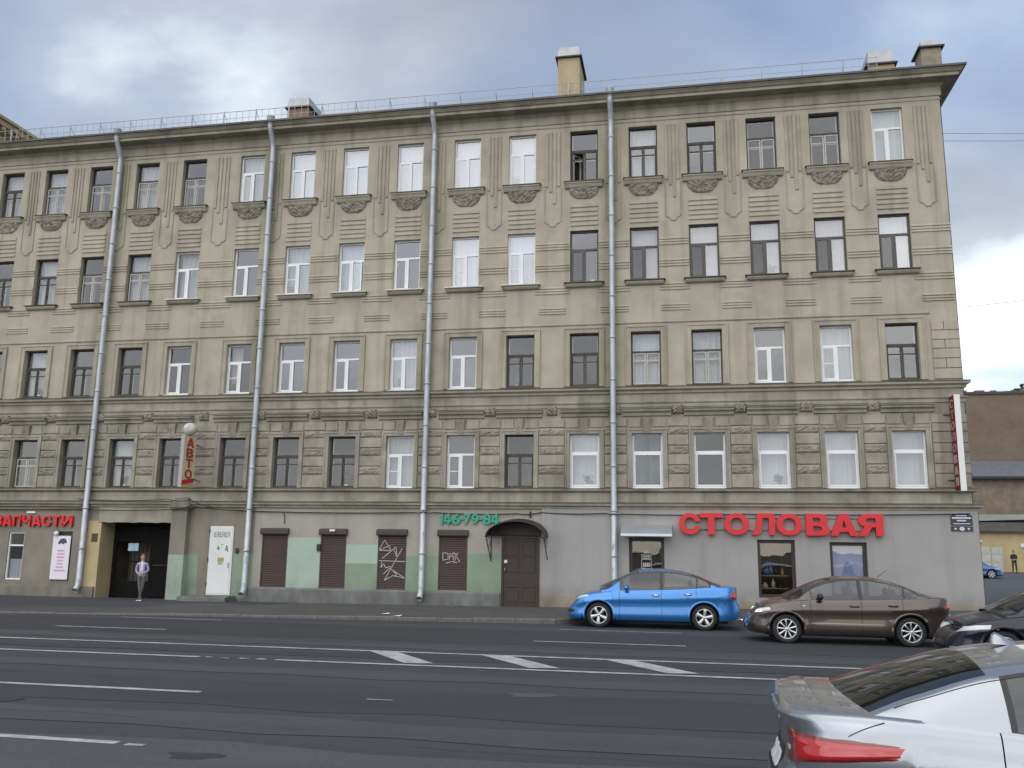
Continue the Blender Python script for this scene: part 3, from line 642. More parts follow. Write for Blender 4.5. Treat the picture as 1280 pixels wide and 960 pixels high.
bands(w, xm); put(ridges(.95, 9.82, 10.09, 3).mesh('ribbed_panel', PLT), 'ribbed_panel', B, (8.32, 0, 0))
# corner quoins
a0 = X[0]+HW+.19; w = BX1-a0
for j in range(7): put(BLK[j, j % 3] if j % 2 == 0 else BLK[(j+1) % 7, j % 3], 'block', B, (a0+w/2, 0, ZR[j]), scale=(w, 1, (ZR[j+1]-ZR[j])/(ZR[j+1 if j % 2 == 0 else 0]-ZR[j]) if j % 2 == 0 else (ZR[j+1]-ZR[j])/(ZR[(j+1) % 7+1]-ZR[(j+1) % 7])))
me_q = MB().bbox(0, 1, -.045, 0, 0, 1, .012).mesh('block', PL)
zq = [7.27, 7.62, 7.94, 8.26, 8.55, 8.86, 9.18]
for j in range(6):
    cells = [(8.02, 8.83)] if j % 2 == 0 else [(8.02, 8.38), (8.40, 8.83)]
    for a, b in cells: put(me_q, 'block', B, (a, 0, zq[j]), scale=(b-a, 1, zq[j+1]-zq[j]-.02))

# ---- downpipes, chimneys, railing
PAPR = mat('torn_paper', (.50, .50, .48), (.34, .34, .33), .9, 14)
for px in (-21.55, -15.05, -8.64, -2.15):
    m = MB(); r = .098
    m.tube([(px, -.20, .42), (px, -.2, 5), (px, -.2, 11), (px, -.2, 16.75), (px, -.24, 16.95), (px, -.52, 17.38), (px, -.56, 17.5), (px, -.56, 17.66)], r, 14)
    m.tube([(px, -.20, .48), (px, -.21, .30), (px, -.27, .18), (px, -.36, .10)], [r*1.06, r*1.06, r*1.06, r*1.1], 14, caps=False)
    dp = m.obj('downpipe', ZINC, B)
    MB().lathe([(0, r*1.02), (.08, r*1.45), (.24, r*1.5), (.26, r*1.62), (.26, r*1.3)], (px, -.56, 17.62), 'z', 16).obj('funnel', ZINC, dp)
    for z in np.arange(1.6, 16.6, 1.46): MB().lathe([(-.03, r), (-.03, r+.016), (.03, r+.016), (.03, r)], (px, -.2, z), 'z', 14).obj('collar', ZINC, dp)
    for k_ in range(5):
        z = random.uniform(.9, 2.3); a = random.uniform(-2.6, -.9); w_ = random.uniform(.25, .6); h_ = random.uniform(.06, .16); rr = r+.004
        MB().grid([[(px+rr*math.cos(a+w_*i/4), -.2+rr*math.sin(a+w_*i/4), z+h_*j+(.02*math.sin(i*2+k_) if j else 0)) for j in (0, 1)] for i in range(5)], 0, True).obj('paper_scrap', PAPR, dp)
    for z in np.arange(2.3, 16, 2.92): MB().box(px-.012, px+.012, -.11, 0, z-.02, z+.02).obj('bracket', BLKM, dp)
CHY = mat('chimney_plaster', (.47, .38, .235), (.37, .30, .19), .9, 1.5, bump=.25, bscale=25, streak=.35, streakc=(.2, .16, .11))
CHB = mat('chimney_brick', (.27, .17, .12), (.20, .13, .10), .9, 3, bump=.3, bscale=20)
CAPW = mat('galvanised_cap', (.42, .43, .45), (.33, .34, .355), .5, 3, metal=.4)
def chimney(x0, x1, y0, y1, z0, z1, m, cap=.35, cover=.06):
    b = MB(); b.box(x0, x1, y0, y1, z0, z1); o = b.obj('chimney', m, rf)
    MB().box(x0-.1, x1+.1, y0-.1, y1+.1, z1+.001, z1+cover).obj('chimney_flange', BLKM, rf)
    MB().add([(x0-.02, y0-.02, z1+cover), (x1+.02, y0-.02, z1+cover), (x1+.02, y1+.02, z1+cover), (x0-.02, y1+.02, z1+cover), (x0+.03, y0+.04, z1+cap), (x1-.03, y0+.04, z1+cap), (x1-.03, y1-.04, z1+cap), (x0+.03, y1-.04, z1+cap)],
             [(0, 1, 5, 4), (1, 2, 6, 5), (2, 3, 7, 6), (3, 0, 4, 7), (4, 5, 6, 7)]).obj('chimney_cap', CAPW, rf)
chimney(-4.5, -3.62, 3.0, 4.8, 17.7, 21.35, CHY, .5)
chimney(7.1, 8.0, 2.0, 3.6, 17.7, 19.35, CHY, .6)
chimney(8.62, 9.28, .9, 1.7, 17.7, 19.22, mat('chimney_old', (.33, .29, .22), (.22, .19, .15), .92, 4, bump=.3, bscale=25), .32)
chimney(-16.15, -15.2, 3, 5.2, 17.7, 20.15, CHB, .5)
for x0, x1, zz in ((-14.2, -12.0, 19.35), (-11.0, -9.7, 19.25), (-7.8, -6.1, 19.3), (-.5, 1.4, 18.95), (3.9, 5.6, 18.75)):
    MB().prism_x([(2.0, 18.0), (2.0, zz-.12), (2.6, zz), (3.2, zz-.12), (3.2, 18.0)], x0, x1).obj('roof_hatch', CAPW, rf)
rl = MB(); yR = -.30
rl.tube([(BX0, yR, 18.36), (6.9, yR, 18.36)], .012, 5); rl.tube([(BX0, yR, 18.08), (6.9, yR, 18.08)], .008, 5)
for x in np.arange(BX0, 6.9, .27): rl.box(x-.006, x+.006, yR-.006, yR+.006, 17.86, 18.36)
for x in np.arange(BX0+.3, 6.9, 1.35):
    rl.box(x-.014, x+.014, yR-.014, yR+.014, 17.75, 18.40); rl.tube([(x, yR, 18.3), (x, yR+.5, 17.9)], .01, 4)
tag(rl.obj('railing', mat('railing_steel', (.42, .43, .44), rough=.6), rf), kind='stuff')

# ---- ground floor fittings
def shutter(x0, x1, z0, z1):
    m = MB(); h = (z1-z0)/26
    for i in range(26): m.prism_x([(.05, z0+i*h), (.035, z0+i*h+h*.15), (.032, z0+i*h+h*.85), (.05, z0+i*h+h*.98)], x0+.03, x1-.03)
    m.box(x0+.004, x0+.045, .012, .07, z0+.003, z1-.2); m.box(x1-.045, x1-.004, .012, .07, z0+.003, z1-.2); m.box(x0+.05, x1-.05, .02, .05, z0-.0, z0+.06)
    s = m.obj('roller_shutter', SHUT, B)
    MB().prism_x([(.07, z1-.2), (-.12, z1-.2), (-.135, z1-.17), (-.135, z1-.03), (-.10, z1+.01), (.0, z1+.015)], x0-.03, x1+.03).obj('shutter_box', SHBOX, s)
    return s
SHS = [shutter(-14.58, -13.6, .34, 2.38), shutter(-12.38, -11.43, .36, 2.38), shutter(-10.28, -9.25, .36, 2.38), shutter(-8.11, -7.1, .38, 2.38)]
CHALK = mat('chalky_spray_paint', (.55, .52, .53), (.38, .35, .36), .8, 20)
def strokes(parent, lines_, m_, r=.011, y=.024, name='graffiti'):
    m = MB()
    for L in lines_:
        for (ax, az), (bx, bz) in zip(L, L[1:]):
            d = Vector((bx-ax, bz-az)); nrm = Vector((-d.y, d.x)).normalized()*r
            m.add([(ax+nrm.x, y, az+nrm.y), (bx+nrm.x, y, bz+nrm.y), (bx-nrm.x, y, bz-nrm.y), (ax-nrm.x, y, az-nrm.y)], [(0, 1, 2, 3)])
    return m.obj(name, m_, parent)
def zp(u0, v0, u1, v1, x0, z1, sx, sz, L): return [[(x0+(u-u0)/(u1-u0)*sx, z1-(v-v0)/(v1-v0)*sz) for u, v in l] for l in L]
GR1 = [[(770, 355), (800, 305), (835, 355), (770, 355), (830, 330)], [(790, 395), (860, 338), (868, 392), (848, 345)], [(775, 405), (910, 408)], [(892, 345), (805, 500)], [(790, 405), (785, 440), (800, 420), (810, 440), (835, 432)], [(800, 470), (830, 440), (912, 488), (850, 475), (805, 500)], [(845, 450), (870, 470), (855, 480)]]
strokes(SHS[2], zp(767, 280, 915, 545, -10.28, 2.2, 1.03, 1.85, GR1), CHALK)
GR2 = [[(1095, 400), (1092, 360), (1120, 362), (1122, 390), (1100, 395)], [(1128, 395), (1130, 362), (1150, 372), (1132, 380)], [(1150, 395), (1142, 362), (1165, 365)], [(1145, 380), (1160, 380)], [(1150, 355), (1182, 405)], [(1172, 358), (1150, 410)], [(1110, 412), (1140, 402), (1170, 408)]]
strokes(SHS[3], zp(1072, 275, 1222, 548, -8.11, 2.2, 1.01, 1.85, GR2), CHALK)
# plinth
MB().prism_x([(-.09, -.4), (-.09, .30), (-.06, .35), (0, .36), (0, -.4)], -15.0, -5.96).obj('plinth', PLIN, B)
MB().prism_x([(-.10, -.4), (-.10, .22), (0, .24), (0, -.4)], BX0, -21.02).obj('plinth', DKB, B)
# brown door with arched canopy
d = MB(); d.box(-5.93, -5.86, .02, .1, -.12, 2.22).box(-4.70, -4.63, .02, .1, -.12, 2.22).box(-5.86, -4.70, .02, .1, 2.14, 2.22); d.box(-5.86, -4.70, .06, .1, -.12, 2.14)
dr = d.obj('door', DOORB, B)
for a, b in ((-5.78, -5.34), (-5.22, -4.78)):
    for z0, z1 in ((.05, .42), (.52, .68), (1.0, 1.5), (1.55, 2.05)): MB().bbox(a, b, .045, .062, z0, z1, .012).obj('door_panel', DOORB, dr)
MB().tube([(-5.80, .05, 1.0), (-5.80, -.02, 1.0), (-5.80, -.02, 1.18), (-5.80, .05, 1.18)], .014, 8).obj('handle', mat('brass', (.45, .38, .22), rough=.35, metal=.9), dr)
MB().box(-5.84, -5.74, .03, .05, 1.32, 1.42).obj('lock_plate', WHT, dr)
P = []; n = 16
for i in range(n+1):
    a = PI*i/n; ca, sa = -math.cos(a), math.sin(a)
    P.append([(-5.33+.98*ca, .0, 2.22+.55*sa), (-5.33+.98*ca, -.85, 2.16+.52*sa)])
cn = MB().grid(P, 0, True).grid([[(q[0], q[1], q[2]+.02) for q in r_] for r_ in P], 0, True).obj('canopy', BLKM, B)
m = MB()
for yy, zz, hh in ((-.85, 2.16, .52), (-.02, 2.22, .55)):
    m.tube([(-5.33-.98*math.cos(PI*i/12), yy, zz+hh*math.sin(PI*i/12)) for i in range(13)], .022, 6); m.tube([(-6.31, yy, zz), (-4.35, yy, zz)], .018, 6)
for sx in (-1, 1):
    x = -5.33+.96*sx; m.tube([(x, -.85, 2.16), (x, -.02, 1.42)], .016, 6); m.tube([(x, -.02, 2.2), (x, -.02, 1.38)], .02, 6); m.tube([(x, -.85, 2.16), (x, -.02, 2.18)], .018, 6)
    m.tube([(x, -.55, 1.9)]+[(x, -.45+.2*math.cos(t), 1.98+.16*math.sin(t)) for t in np.linspace(PI, 3*PI, 10)], .01, 5)
m.obj('canopy_frame', BLKM, cn)
MB().prism_y([(-6.26, 2.24)]+[(-5.33-.93*math.cos(PI*i/16), 2.24+.49*math.sin(PI*i/16)) for i in range(17)]+[(-4.40, 2.24)], -.012, -.004).obj('canopy_back', mat('dull_brown_panel', (.05, .043, .038), (.035, .03, .027), .6, 4), cn)
# white door
d = MB(); d.bbox(-16.60, -15.68, -.02, .1, .04, 2.46, .012)
wd = d.obj('door', WDOOR, B)
MB().box(-16.62, -15.66, -.03, .02, 2.46, 2.52).obj('door_lintel', DKB, wd)
MB().bbox(-16.55, -15.73, -.032, -.018, .10, 2.4, .006).obj('door_panel', WDOOR, wd)
for z in (.35, 1.2, 2.2): MB().tube([(-16.60, -.035, z), (-16.60, -.035, z+.14)], .018, 8).obj('hinge', BLKM, wd)
MB().tube([(-15.78, -.03, 1.0), (-15.78, -.08, 1.0), (-15.78, -.08, 1.16), (-15.78, -.03, 1.16)], .011, 6).obj('handle', BLKM, wd)
ST = []
for i in range(6):
    x0 = -16.42+i*.105
    ST += [[(x0, 2.05), (x0, 2.24), (x0+.07, 2.24), (x0+.07, 2.05)], [(x0, 2.14), (x0+.08, 2.16)]] if i % 2 else [[(x0+.07, 2.22), (x0, 2.2), (x0+.01, 2.06), (x0+.08, 2.08)], [(x0+.03, 2.24), (x0+.05, 2.05)]]
strokes(wd, ST, INK, .008, -.034, 'lettering')
for pts in ([(-16.27, 1.62), (-16.22, 1.75), (-16.19, 1.60), (-16.25, 1.68)], [(-15.96, 1.58), (-15.90, 1.78), (-15.84, 1.56), (-15.93, 1.62), (-15.86, 1.68)], [(-16.12, 1.80), (-16.04, 1.79)]): strokes(wd, [pts], INK, .012, -.034, 'scrawl')
MB().box(-16.22, -15.98, -.037, -.033, 1.20, 1.34).obj('yellow_sticker', mat('yellow_print', (.55, .42, .05), (.2, .15, .05), .6, 30), wd)
MB().box(-16.20, -16.02, -.037, -.033, 1.09, 1.19).obj('grey_sticker', mat('grey_print', (.45, .52, .52), (.2, .24, .26), .6, 30), wd)
MB().bbox(-17.28, -15.45, -.75, -.0, -.4, .0, .02).bbox(-17.2, -15.5, -.4, 0, -.001, .035, .01).obj('door_step', PLIN, B)
# pillar beside the gate
pl = MB(); pl.box(-18.02, -17.42, -.26, 0, -.4, 1.42, 1).box(-18.02, -17.42, -.26, 0, 1.42, 3.02, 0)
po = pl.obj('pillar', [DKB, mat('green_worn', (.27, .34, .275), (.36, .42, .36), .85, 2.0, bump=.2, bscale=25, streak=.3, streakc=(.2, .2, .16))], B)
MB().box(-18.08, -17.36, -.32, 0, 3.02, 3.09).add([(-18.15, -.36, 3.09), (-17.29, -.36, 3.09), (-17.29, 0, 3.09), (-18.15, 0, 3.09), (-17.95, -.2, 3.42), (-17.5, -.2, 3.42), (-17.5, 0, 3.46), (-17.95, 0, 3.46)], [(0, 1, 5, 4), (1, 2, 6, 5), (3, 0, 4, 7), (4, 5, 6, 7), (0, 3, 2, 1)]).obj('pillar_cap', mat('cap_stone', (.2, .185, .155), (.13, .12, .1), .92, 5, bump=.3, bscale=30), po)
# gateway: lintel, passage, metal gate
lt = MB(); P = []
for i in range(25):
    x = -21.1+i*(3.1/24); P.append([(x, -.035, 2.55+.018*math.sin(i*1.3)*math.sin(i*.4)), (x, -.035, 3.1)])
lt.grid(P, 0, False); lt.add([(-21.1, -.035, 3.1), (-18.0, -.035, 3.1), (-18.0, 0, 3.1), (-21.1, 0, 3.1)], [(0, 1, 2, 3)])
lt.obj('lintel', PLG, B)
MB().box(-21.03, -20.975, -.012, .9, -.35, 2.55).obj('gate_jamb', YEL, B)
MB().box(-21.5, -20.98, -.014, -.001, -.35, 2.6).obj('gate_jamb', YEL, B)
DARKP = mat('olive_passage', (.14, .115, .06), (.06, .05, .035), .95, 1.2)  # dark olive-brown mottle on the passage walls
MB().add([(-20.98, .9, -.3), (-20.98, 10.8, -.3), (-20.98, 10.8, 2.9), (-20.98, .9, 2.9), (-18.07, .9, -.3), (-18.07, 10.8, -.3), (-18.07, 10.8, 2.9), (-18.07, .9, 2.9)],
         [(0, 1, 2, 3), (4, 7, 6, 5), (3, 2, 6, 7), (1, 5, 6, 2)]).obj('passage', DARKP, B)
MB().add([(-20.98, -.1, -.195), (-18.07, -.1, -.195), (-18.07, 10.8, -.15), (-20.98, 10.8, -.15)], [(0, 1, 2, 3)]).obj('passage_floor', PAVE, B)
GTM = mat('gate_black_steel', (.006, .006, .006), (.010, .009, .008), .85, 5, spec=.15)
gt = MB(); yg = .78
gt.box(-20.95, -20.80, yg, yg+.05, -.19, 2.5).box(-18.22, -18.10, yg, yg+.05, -.19, 2.5).box(-20.8, -18.22, yg, yg+.05, 2.38, 2.5).box(-19.42, -19.30, yg, yg+.05, -.19, 2.38)
gate = gt.obj('gate', GTM, B)
MB().box(-20.8, -19.42, yg+.01, yg+.03, -.15, .42).obj('gate_panel', GTM, gate); MB().box(-20.8, -19.42, yg+.01, yg+.03, 1.86, 2.38).obj('gate_panel', GTM, gate)
for z0, z1 in ((-.15, 1.0), (1.03, 2.38)): MB().bbox(-19.30, -18.22, yg+.0, yg+.03, z0, z1, .01).obj('gate_panel', GTM, gate)
for x in np.arange(-20.68, -19.45, .16): MB().tube([(x, yg+.02, .42), (x, yg+.02, 1.86)], .011, 6).obj('gate_bar', GTM, gate)
MB().box(-20.8, -19.42, yg+.012, yg+.028, 1.10, 1.14).obj('gate_bar', GTM, gate)
# small window and dark top of poster window at the left
for x0, x1, z0, z1 in ((-24.82, -24.14, .42, 2.16), (-27.3, -26.4, .42, 2.16)):
    f = .05; m = MB(); m.box(x0, x0+f, .05, .12, z0, z1).box(x1-f, x1, .05, .12, z0, z1).box(x0+f, x1-f, .05, .12, z0, z0+f).box(x0+f, x1-f, .05, .12, z1-f, z1).box(x0+f, x1-f, .045, .12, z1-.52, z1-.46)
    w_ = m.obj('window', PVC, B)
    MB().add([(x0+f, .08, z0+f), (x1-f, .08, z0+f), (x1-f, .08, z1-.52), (x0+f, .08, z1-.52)], [(0, 1, 2, 3)]).obj('pane', G_MID, w_)
    MB().add([(x0+f, .08, z1-.46), (x1-f, .08, z1-.46), (x1-f, .08, z1-f), (x0+f, .08, z1-f)], [(0, 1, 2, 3)]).obj('pane', G_CLR, w_)
    MB().grid([[(x0+.05+(x1-x0-.1)*i/20, .16+.02*math.sin(i*1.4), z) for z in (z0+.03, z0+.75)] for i in range(21)]).obj('curtain', CURT, w_)
MB().box(-22.9, -22.13, .06, .1, .42, 2.2).obj('window_blank', BLKM, B)
# cafe door, awning, windows
m = MB(); m.box(-1.68, -1.58, .05, .14, -.1, 2.21).box(-.65, -.55, .05, .14, -.1, 2.21).box(-1.58, -.65, .05, .14, 2.08, 2.21).box(-1.58, -.65, .05, .14, -.1, .12)
cd = m.obj('door', DOORB, B)
MB().add([(-1.58, .1, .12), (-.65, .1, .12), (-.65, .1, 2.08), (-1.58, .1, 2.08)], [(0, 1, 2, 3)]).obj('pane', G_CLR, cd)
CAFE = mat('cafe_interior', (.16, .10, .06), (.06, .035, .025), .8, 2.5)
m = MB(); m.box(-2.2, 6.2, 1.75, 1.85, -.1, 3.0)
m.obj('cafe_back_wall', CAFE, B)
STK = mat('sticker_cream', (.62, .58, .50), (.45, .42, .36), .7, 25)
MB().prism_y([(-1.20, 1.70), (-1.05, 1.70), (-1.03, 1.74), (-1.05, 1.80), (-1.20, 1.80), (-1.22, 1.74)], .088, .096).obj('sticker', STK, cd)
m = MB(); m.box(-1.29, -.97, .088, .096, 1.64, 1.66).box(-1.29, -.97, .088, .096, 1.20, 1.22).box(-1.29, -1.275, .088, .096, 1.22, 1.64).box(-.985, -.97, .088, .096, 1.22, 1.64).box(-1.26, -1.0, .088, .096, 1.50, 1.54)
for i in range(4): m.box(-1.24+i*.06, -1.20+i*.06, .088, .096, 1.27, 1.40)
for i in range(3): m.box(-1.24+i*.08, -1.18+i*.08, .088, .096, 1.57, 1.62)
m.obj('door_sticker', STK, cd)
MB().prism_x([(-.06, 2.62), (-.5, 2.50), (-.78, 2.32), (-.80, 2.24), (-.77, 2.24), (-.48, 2.46), (-.06, 2.58)], -1.9, -.28).obj('awning', mat('awning_metal', (.40, .43, .46), (.34, .37, .40), .4, 2, metal=.5), B)
m = MB()
for x in (-1.86, -.32): m.tube([(x, -.06, 2.30), (x, -.7, 2.30)], .014, 6)
m.obj('awning_bracket', BLKM, B)
def shopwin(x0, x1, z0, z1, y=.10):
    f = .10; m = MB(); m.box(x0, x0+f, y, y+.08, z0, z1).box(x1-f, x1, y, y+.08, z0, z1).box(x0+f, x1-f, y, y+.08, z0, z0+f).box(x0+f, x1-f, y, y+.08, z1-f*1.1, z1)
    w_ = m.obj('window', DOORB, B)
    MB().add([(x0+f, y+.04, z0+f), (x1-f, y+.04, z0+f), (x1-f, y+.04, z1-f), (x0+f, y+.04, z1-f)], [(0, 1, 2, 3)]).obj('pane', G_CLR, w_)
    return w_
w1 = shopwin(2.37, 3.52, .38, 2.18)
m = MB(); m.box(2.5, 3.4, .9, 1.3, 1.02, 1.06)
m.obj('display_shelf', mat('shelf_wood', (.30, .19, .09), rough=.6), w1)
m = MB(); m.box(2.5, 3.4, .9, 1.3, .62, .65).obj('display_shelf', mat('shelf_wood'  , (.3, .19, .09)), w1)
BOT = [mat('bottle_'+n_, c_, rough=.3) for n_, c_ in (('blue', (.05, .13, .35)), ('cream', (.55, .48, .35)), ('yellow', (.55, .40, .08)), ('dark', (.03, .035, .03)))]
for i, (x, z, r, h, k) in enumerate(((2.66, .65, .10, .18, 1), (2.92, .65, .06, .3, 1), (3.15, .65, .08, .14, 3), (2.72, 1.06, .08, .34, 0), (2.86, 1.06, .06, .42, 0), (3.02, 1.06, .05, .26, 3), (3.22, 1.06, .05, .24, 2))):
    MB().lathe([(0, 0), (0, r), (h*.55, r), (h*.72, r*.4), (h, r*.35), (h, 0)], (x, 1.05, z), 'z', 12).obj('bottle', BOT[k], w1)
w2 = shopwin(4.56, 5.67, .43, 2.13)
MB().box(4.67, 5.56, .16, .165, .54, 2.02).obj('window_poster', mat('lilac_poster', (.42, .40, .55), (.34, .37, .52), .5, 1.6), w2)
MB().prism_y([(4.82, .75), (5.42, .75), (5.42, .95), (5.28, 1.2), (5.22, 1.45), (5.1, 1.55), (4.98, 1.42), (4.95, 1.2), (4.82, .98)], .154, .159).obj('poster_figure', mat('poster_blue', (.20, .27, .42), rough=.5), w2)
# small boxes and vents on the wall
MB().box(-12.50, -12.36, -.05, 0, 1.62, 1.86).obj('meter_box', BLKM, B)
MB().box(-15.56, -15.44, -.04, 0, 1.5, 1.68).obj('doorbell', BLKM, B)
MB().box(-21.32, -21.08, -.03, -.014, 1.84, 2.14).obj('notice_plate', mat('dark_plate', (.05, .04, .02), (.09, .07, .03), .6, 12), B)
MB().box(-24.1, -23.75, -.08, 0, 2.86, 2.93).obj('lamp_bracket', WHT, B)
m = MB(); m.box(-11.98, -11.80, -.22, -.13, 2.30, 2.37); m.obj('security_lamp', WHT, B)
# ================================================================== SIGNS
def word(parent, s, boxes, z0, h, y, depth, m, bold=.03):
    for ch, (a, b) in zip(s, boxes):
        me = text_mesh(ch, b-a, h if ch != '-' else h*.16, depth, bold); me.materials.append(m)
        put(me, 'letter', parent, (a, y, z0 if ch != '-' else z0+h*.42))
t = thing('shop_sign', 'big red block letters СТОЛОВАЯ mounted on the grey ground floor wall', 'sign', (0, 0, 0))
px = [(130, 245), (243, 365), (374, 505), (520, 640), (650, 780), (802, 922), (926, 1066), (1066, 1195)]
word(t, 'СТОЛОВАЯ', [(-.06+(a-130)/1065*6.21, -.06+(b-130)/1065*6.21) for a, b in px], 2.32, .68, -.27, .16, RED, .045)
MB().tube([(-.02, -.085, 2.86), (6.1, -.085, 2.86)], .016, 6).tube([(-.02, -.085, 2.48), (6.1, -.085, 2.48)], .016, 6).obj('mounting_rail', mat('rail_steel', (.3, .3, .3), rough=.5, metal=.6), t)
t = thing('phone_number_sign', 'green raised digits 146-79-84 above the brown shutters beside the arched canopy', 'sign')
px = [(130, 205), (205, 320), (325, 460), (468, 515), (520, 630), (635, 755), (758, 800), (815, 945), (950, 1075)]
word(t, '146-79-84', [(-8.09+(a-130)/945*2.09, -8.09+(b-130)/945*2.09) for a, b in px], 2.58, .36, -.09, .08, GRNS, .03)
t = thing('auto_parts_sign', 'red letters ЗАПЧАСТИ on the wall above the small white window', 'sign')
px = [(-34, 18), (20, 66), (72, 110), (118, 160), (168, 212), (220, 262), (268, 306), (312, 368)]
word(t, 'ЗАПЧАСТИ', [(-25.25+a/368*3.11, -25.25+b/368*3.11) for a, b in px], 2.38, .40, -.10, .09, RED, .03)
# projecting sign with a ball
AX = -17.40
t = thing('projecting_sign', 'tall narrow cream sign box reading АВТО jutting from the wall', 'sign', (AX, 0, 0))
MB().box(0, .13, -1.05, -.25, 3.78, 5.62).obj('sign_box', [mat('grey_box', (.36, .36, .37), rough=.5)], t)
CRM = mat('cream_sign_face', (.74, .62, .42), (.70, .54, .33), .5, 2)
MB().box(.13, .136, -1.04, -.26, 3.92, 5.61).obj('sign_face', CRM, t)
MB().add([(.137, -1.04, 3.86), (.137, -.26, 3.98), (.137, -.26, 4.14), (.137, -1.04, 4.02)], [(0, 1, 2, 3)]).obj('red_stripe', RED, t)
MB().box(.13, .138, -1.04, -.26, 3.785, 3.86).obj('yellow_stripe', mat('yellow_plastic', (.62, .45, .03), rough=.5), t)
for i, ch in enumerate('АВТО'):
    me = text_mesh(ch, .46, .33, .012, .03); me.materials.append(mat('sign_dark_red', (.42, .05, .025), rough=.5)); put(me, 'letter', t, (.150, -.88, 5.22-i*.375), (0, 0, PI/2))
BALLM = mat('white_ball', (.66, .65, .62), (.45, .44, .41), .7, 9)
b = MB(); r2 = np.random.default_rng(5); P = []
for i in range(11):
    a = PI*i/10; P.append([((.24+.025*math.sin(5*j*.52+i))*math.sin(a)*math.cos(2*PI*j/14), (.24+.03*math.sin(4*j*.45+2*i))*math.sin(a)*math.sin(2*PI*j/14), .23*math.cos(a)) for j in range(14)])
bo = b.grid(P, 0, True, True).obj('ball', BALLM, t, loc=(.06, -.62, 5.88))
MB().tube([(0, 0, -.28), (0, 0, -.15)], .06, 8).obj('ball_neck', BLKM, bo)
for z in (4.1, 5.35): MB().tube([(.06, -.26, z), (.06, 0, z+.01)], .018, 6).tube([(.30, -.02, z-.06), (.13, -.26, z-.02)], .015, 6).obj('bracket', BLKM, t)
t = thing('projecting_sign', 'tall narrow dark red sign board with white edge near the right corner', 'sign', (8.36, 0, 0))
MB().box(0, .17, -.60, -.10, 3.70, 6.66).obj('sign_box', WHT, t)
MB().box(-.008, 0, -.595, -.105, 3.71, 6.65).obj('sign_face', mat('dark_red_face', (.20, .018, .02), (.14, .014, .016), .5, 4), t)
for i, ch in enumerate('СТОЛОВАЯ'):
    me = text_mesh(ch, .30, .25, .01, .0); me.materials.append(mat('faded_white', (.50, .38, .36), rough=.6)); put(me, 'letter', t, (-.018, -.19, 6.28-i*.345), (0, 0, -PI/2))
for z in (4.05, 6.1): MB().tube([(.0, -.12, z), (-.25, 0, z)], .02, 6).obj('bracket', BLKM, t)
# street nameplate
t = thing('street_nameplate', 'dark blue street nameplate with white lines high on the corner wall', 'sign', (8.45, -.06, 0))
NB = mat('nameplate_blue', (.022, .026, .055), rough=.35); NW = mat('nameplate_white', (.55, .56, .60), rough=.4)
MB().prism_y([(-.31, 2.68), (.31, 2.68), (.31, 2.96), (.26, 3.0), (.12, 3.02), (0, 3.05), (-.12, 3.02), (-.26, 3.0), (-.31, 2.96)], -.03, 0).obj('plate', NB, t)
MB().box(-.31, .31, -.03, 0, 2.50, 2.645).obj('number_plate', NB, t)
for x0, x1, z0, z1 in ((-.16, .16, 2.955, 2.985), (-.27, .27, 2.875, 2.925), (-.13, .13, 2.80, 2.84), (-.24, .24, 2.715, 2.74)): MB().box(x0, x1, -.034, -.03, z0, z1).obj('lettering', NW, t)
MB().prism_y([(.075*math.cos(a), 2.572+.062*math.sin(a)) for a in np.linspace(0, 2*PI, 14, endpoint=False)], -.034, -.03).obj('lettering', NW, t)
for x in (-.19, .19): MB().box(x-.035, x+.035, -.034, -.03, 2.55, 2.60).obj('lettering', NW, t)
# poster panel
t = thing('poster', 'white advertising panel with dark car emblem and pink lines covering a window', 'poster', (-22.51, 0, 0))
MB().box(-.37, .35, -.05, -.02, .46, 2.04).obj('panel', mat('poster_white', (.72, .70, .74), rough=.5), t)
em = mat('poster_navy', (.06, .06, .10), rough=.6)
MB().prism_y([(-.16, 1.78), (-.12, 1.84), (-.06, 1.92), (.06, 1.95), (.15, 1.92), (.20, 1.84), (.20, 1.77), (.12, 1.77), (.09, 1.73), (.04, 1.73), (.01, 1.77), (-.05, 1.76), (-.09, 1.72), (-.13, 1.74)], -.055, -.05).obj('emblem', em, t)
pk = mat('poster_pink', (.50, .22, .36), (.62, .45, .55), .6, 40)
for z, w in ((1.50, .30), (1.38, .32), (1.26, .32), (1.14, .24), (1.02, .24), (.90, .32), (.78, .48)): MB().box(-w/2, w/2, -.0545, -.05, z-.028, z+.028).obj('text_line', pk, t)
MB().lathe([(-.09, 0), (-.09, .07), (-.03, .09), (0, .09), (0, 0)], (-.24, -.06, 2.12), 'y', 12).obj('spotlight', WHT, t)
t = tag(MB().box(-20.30, -19.88, .73, .76, 1.52, 1.80).obj('notice', mat('pale_blue_notice', (.20, .42, .55), (.45, .6, .68), .6, 9)), 'small pale blue notice hung on the black gate', 'notice')

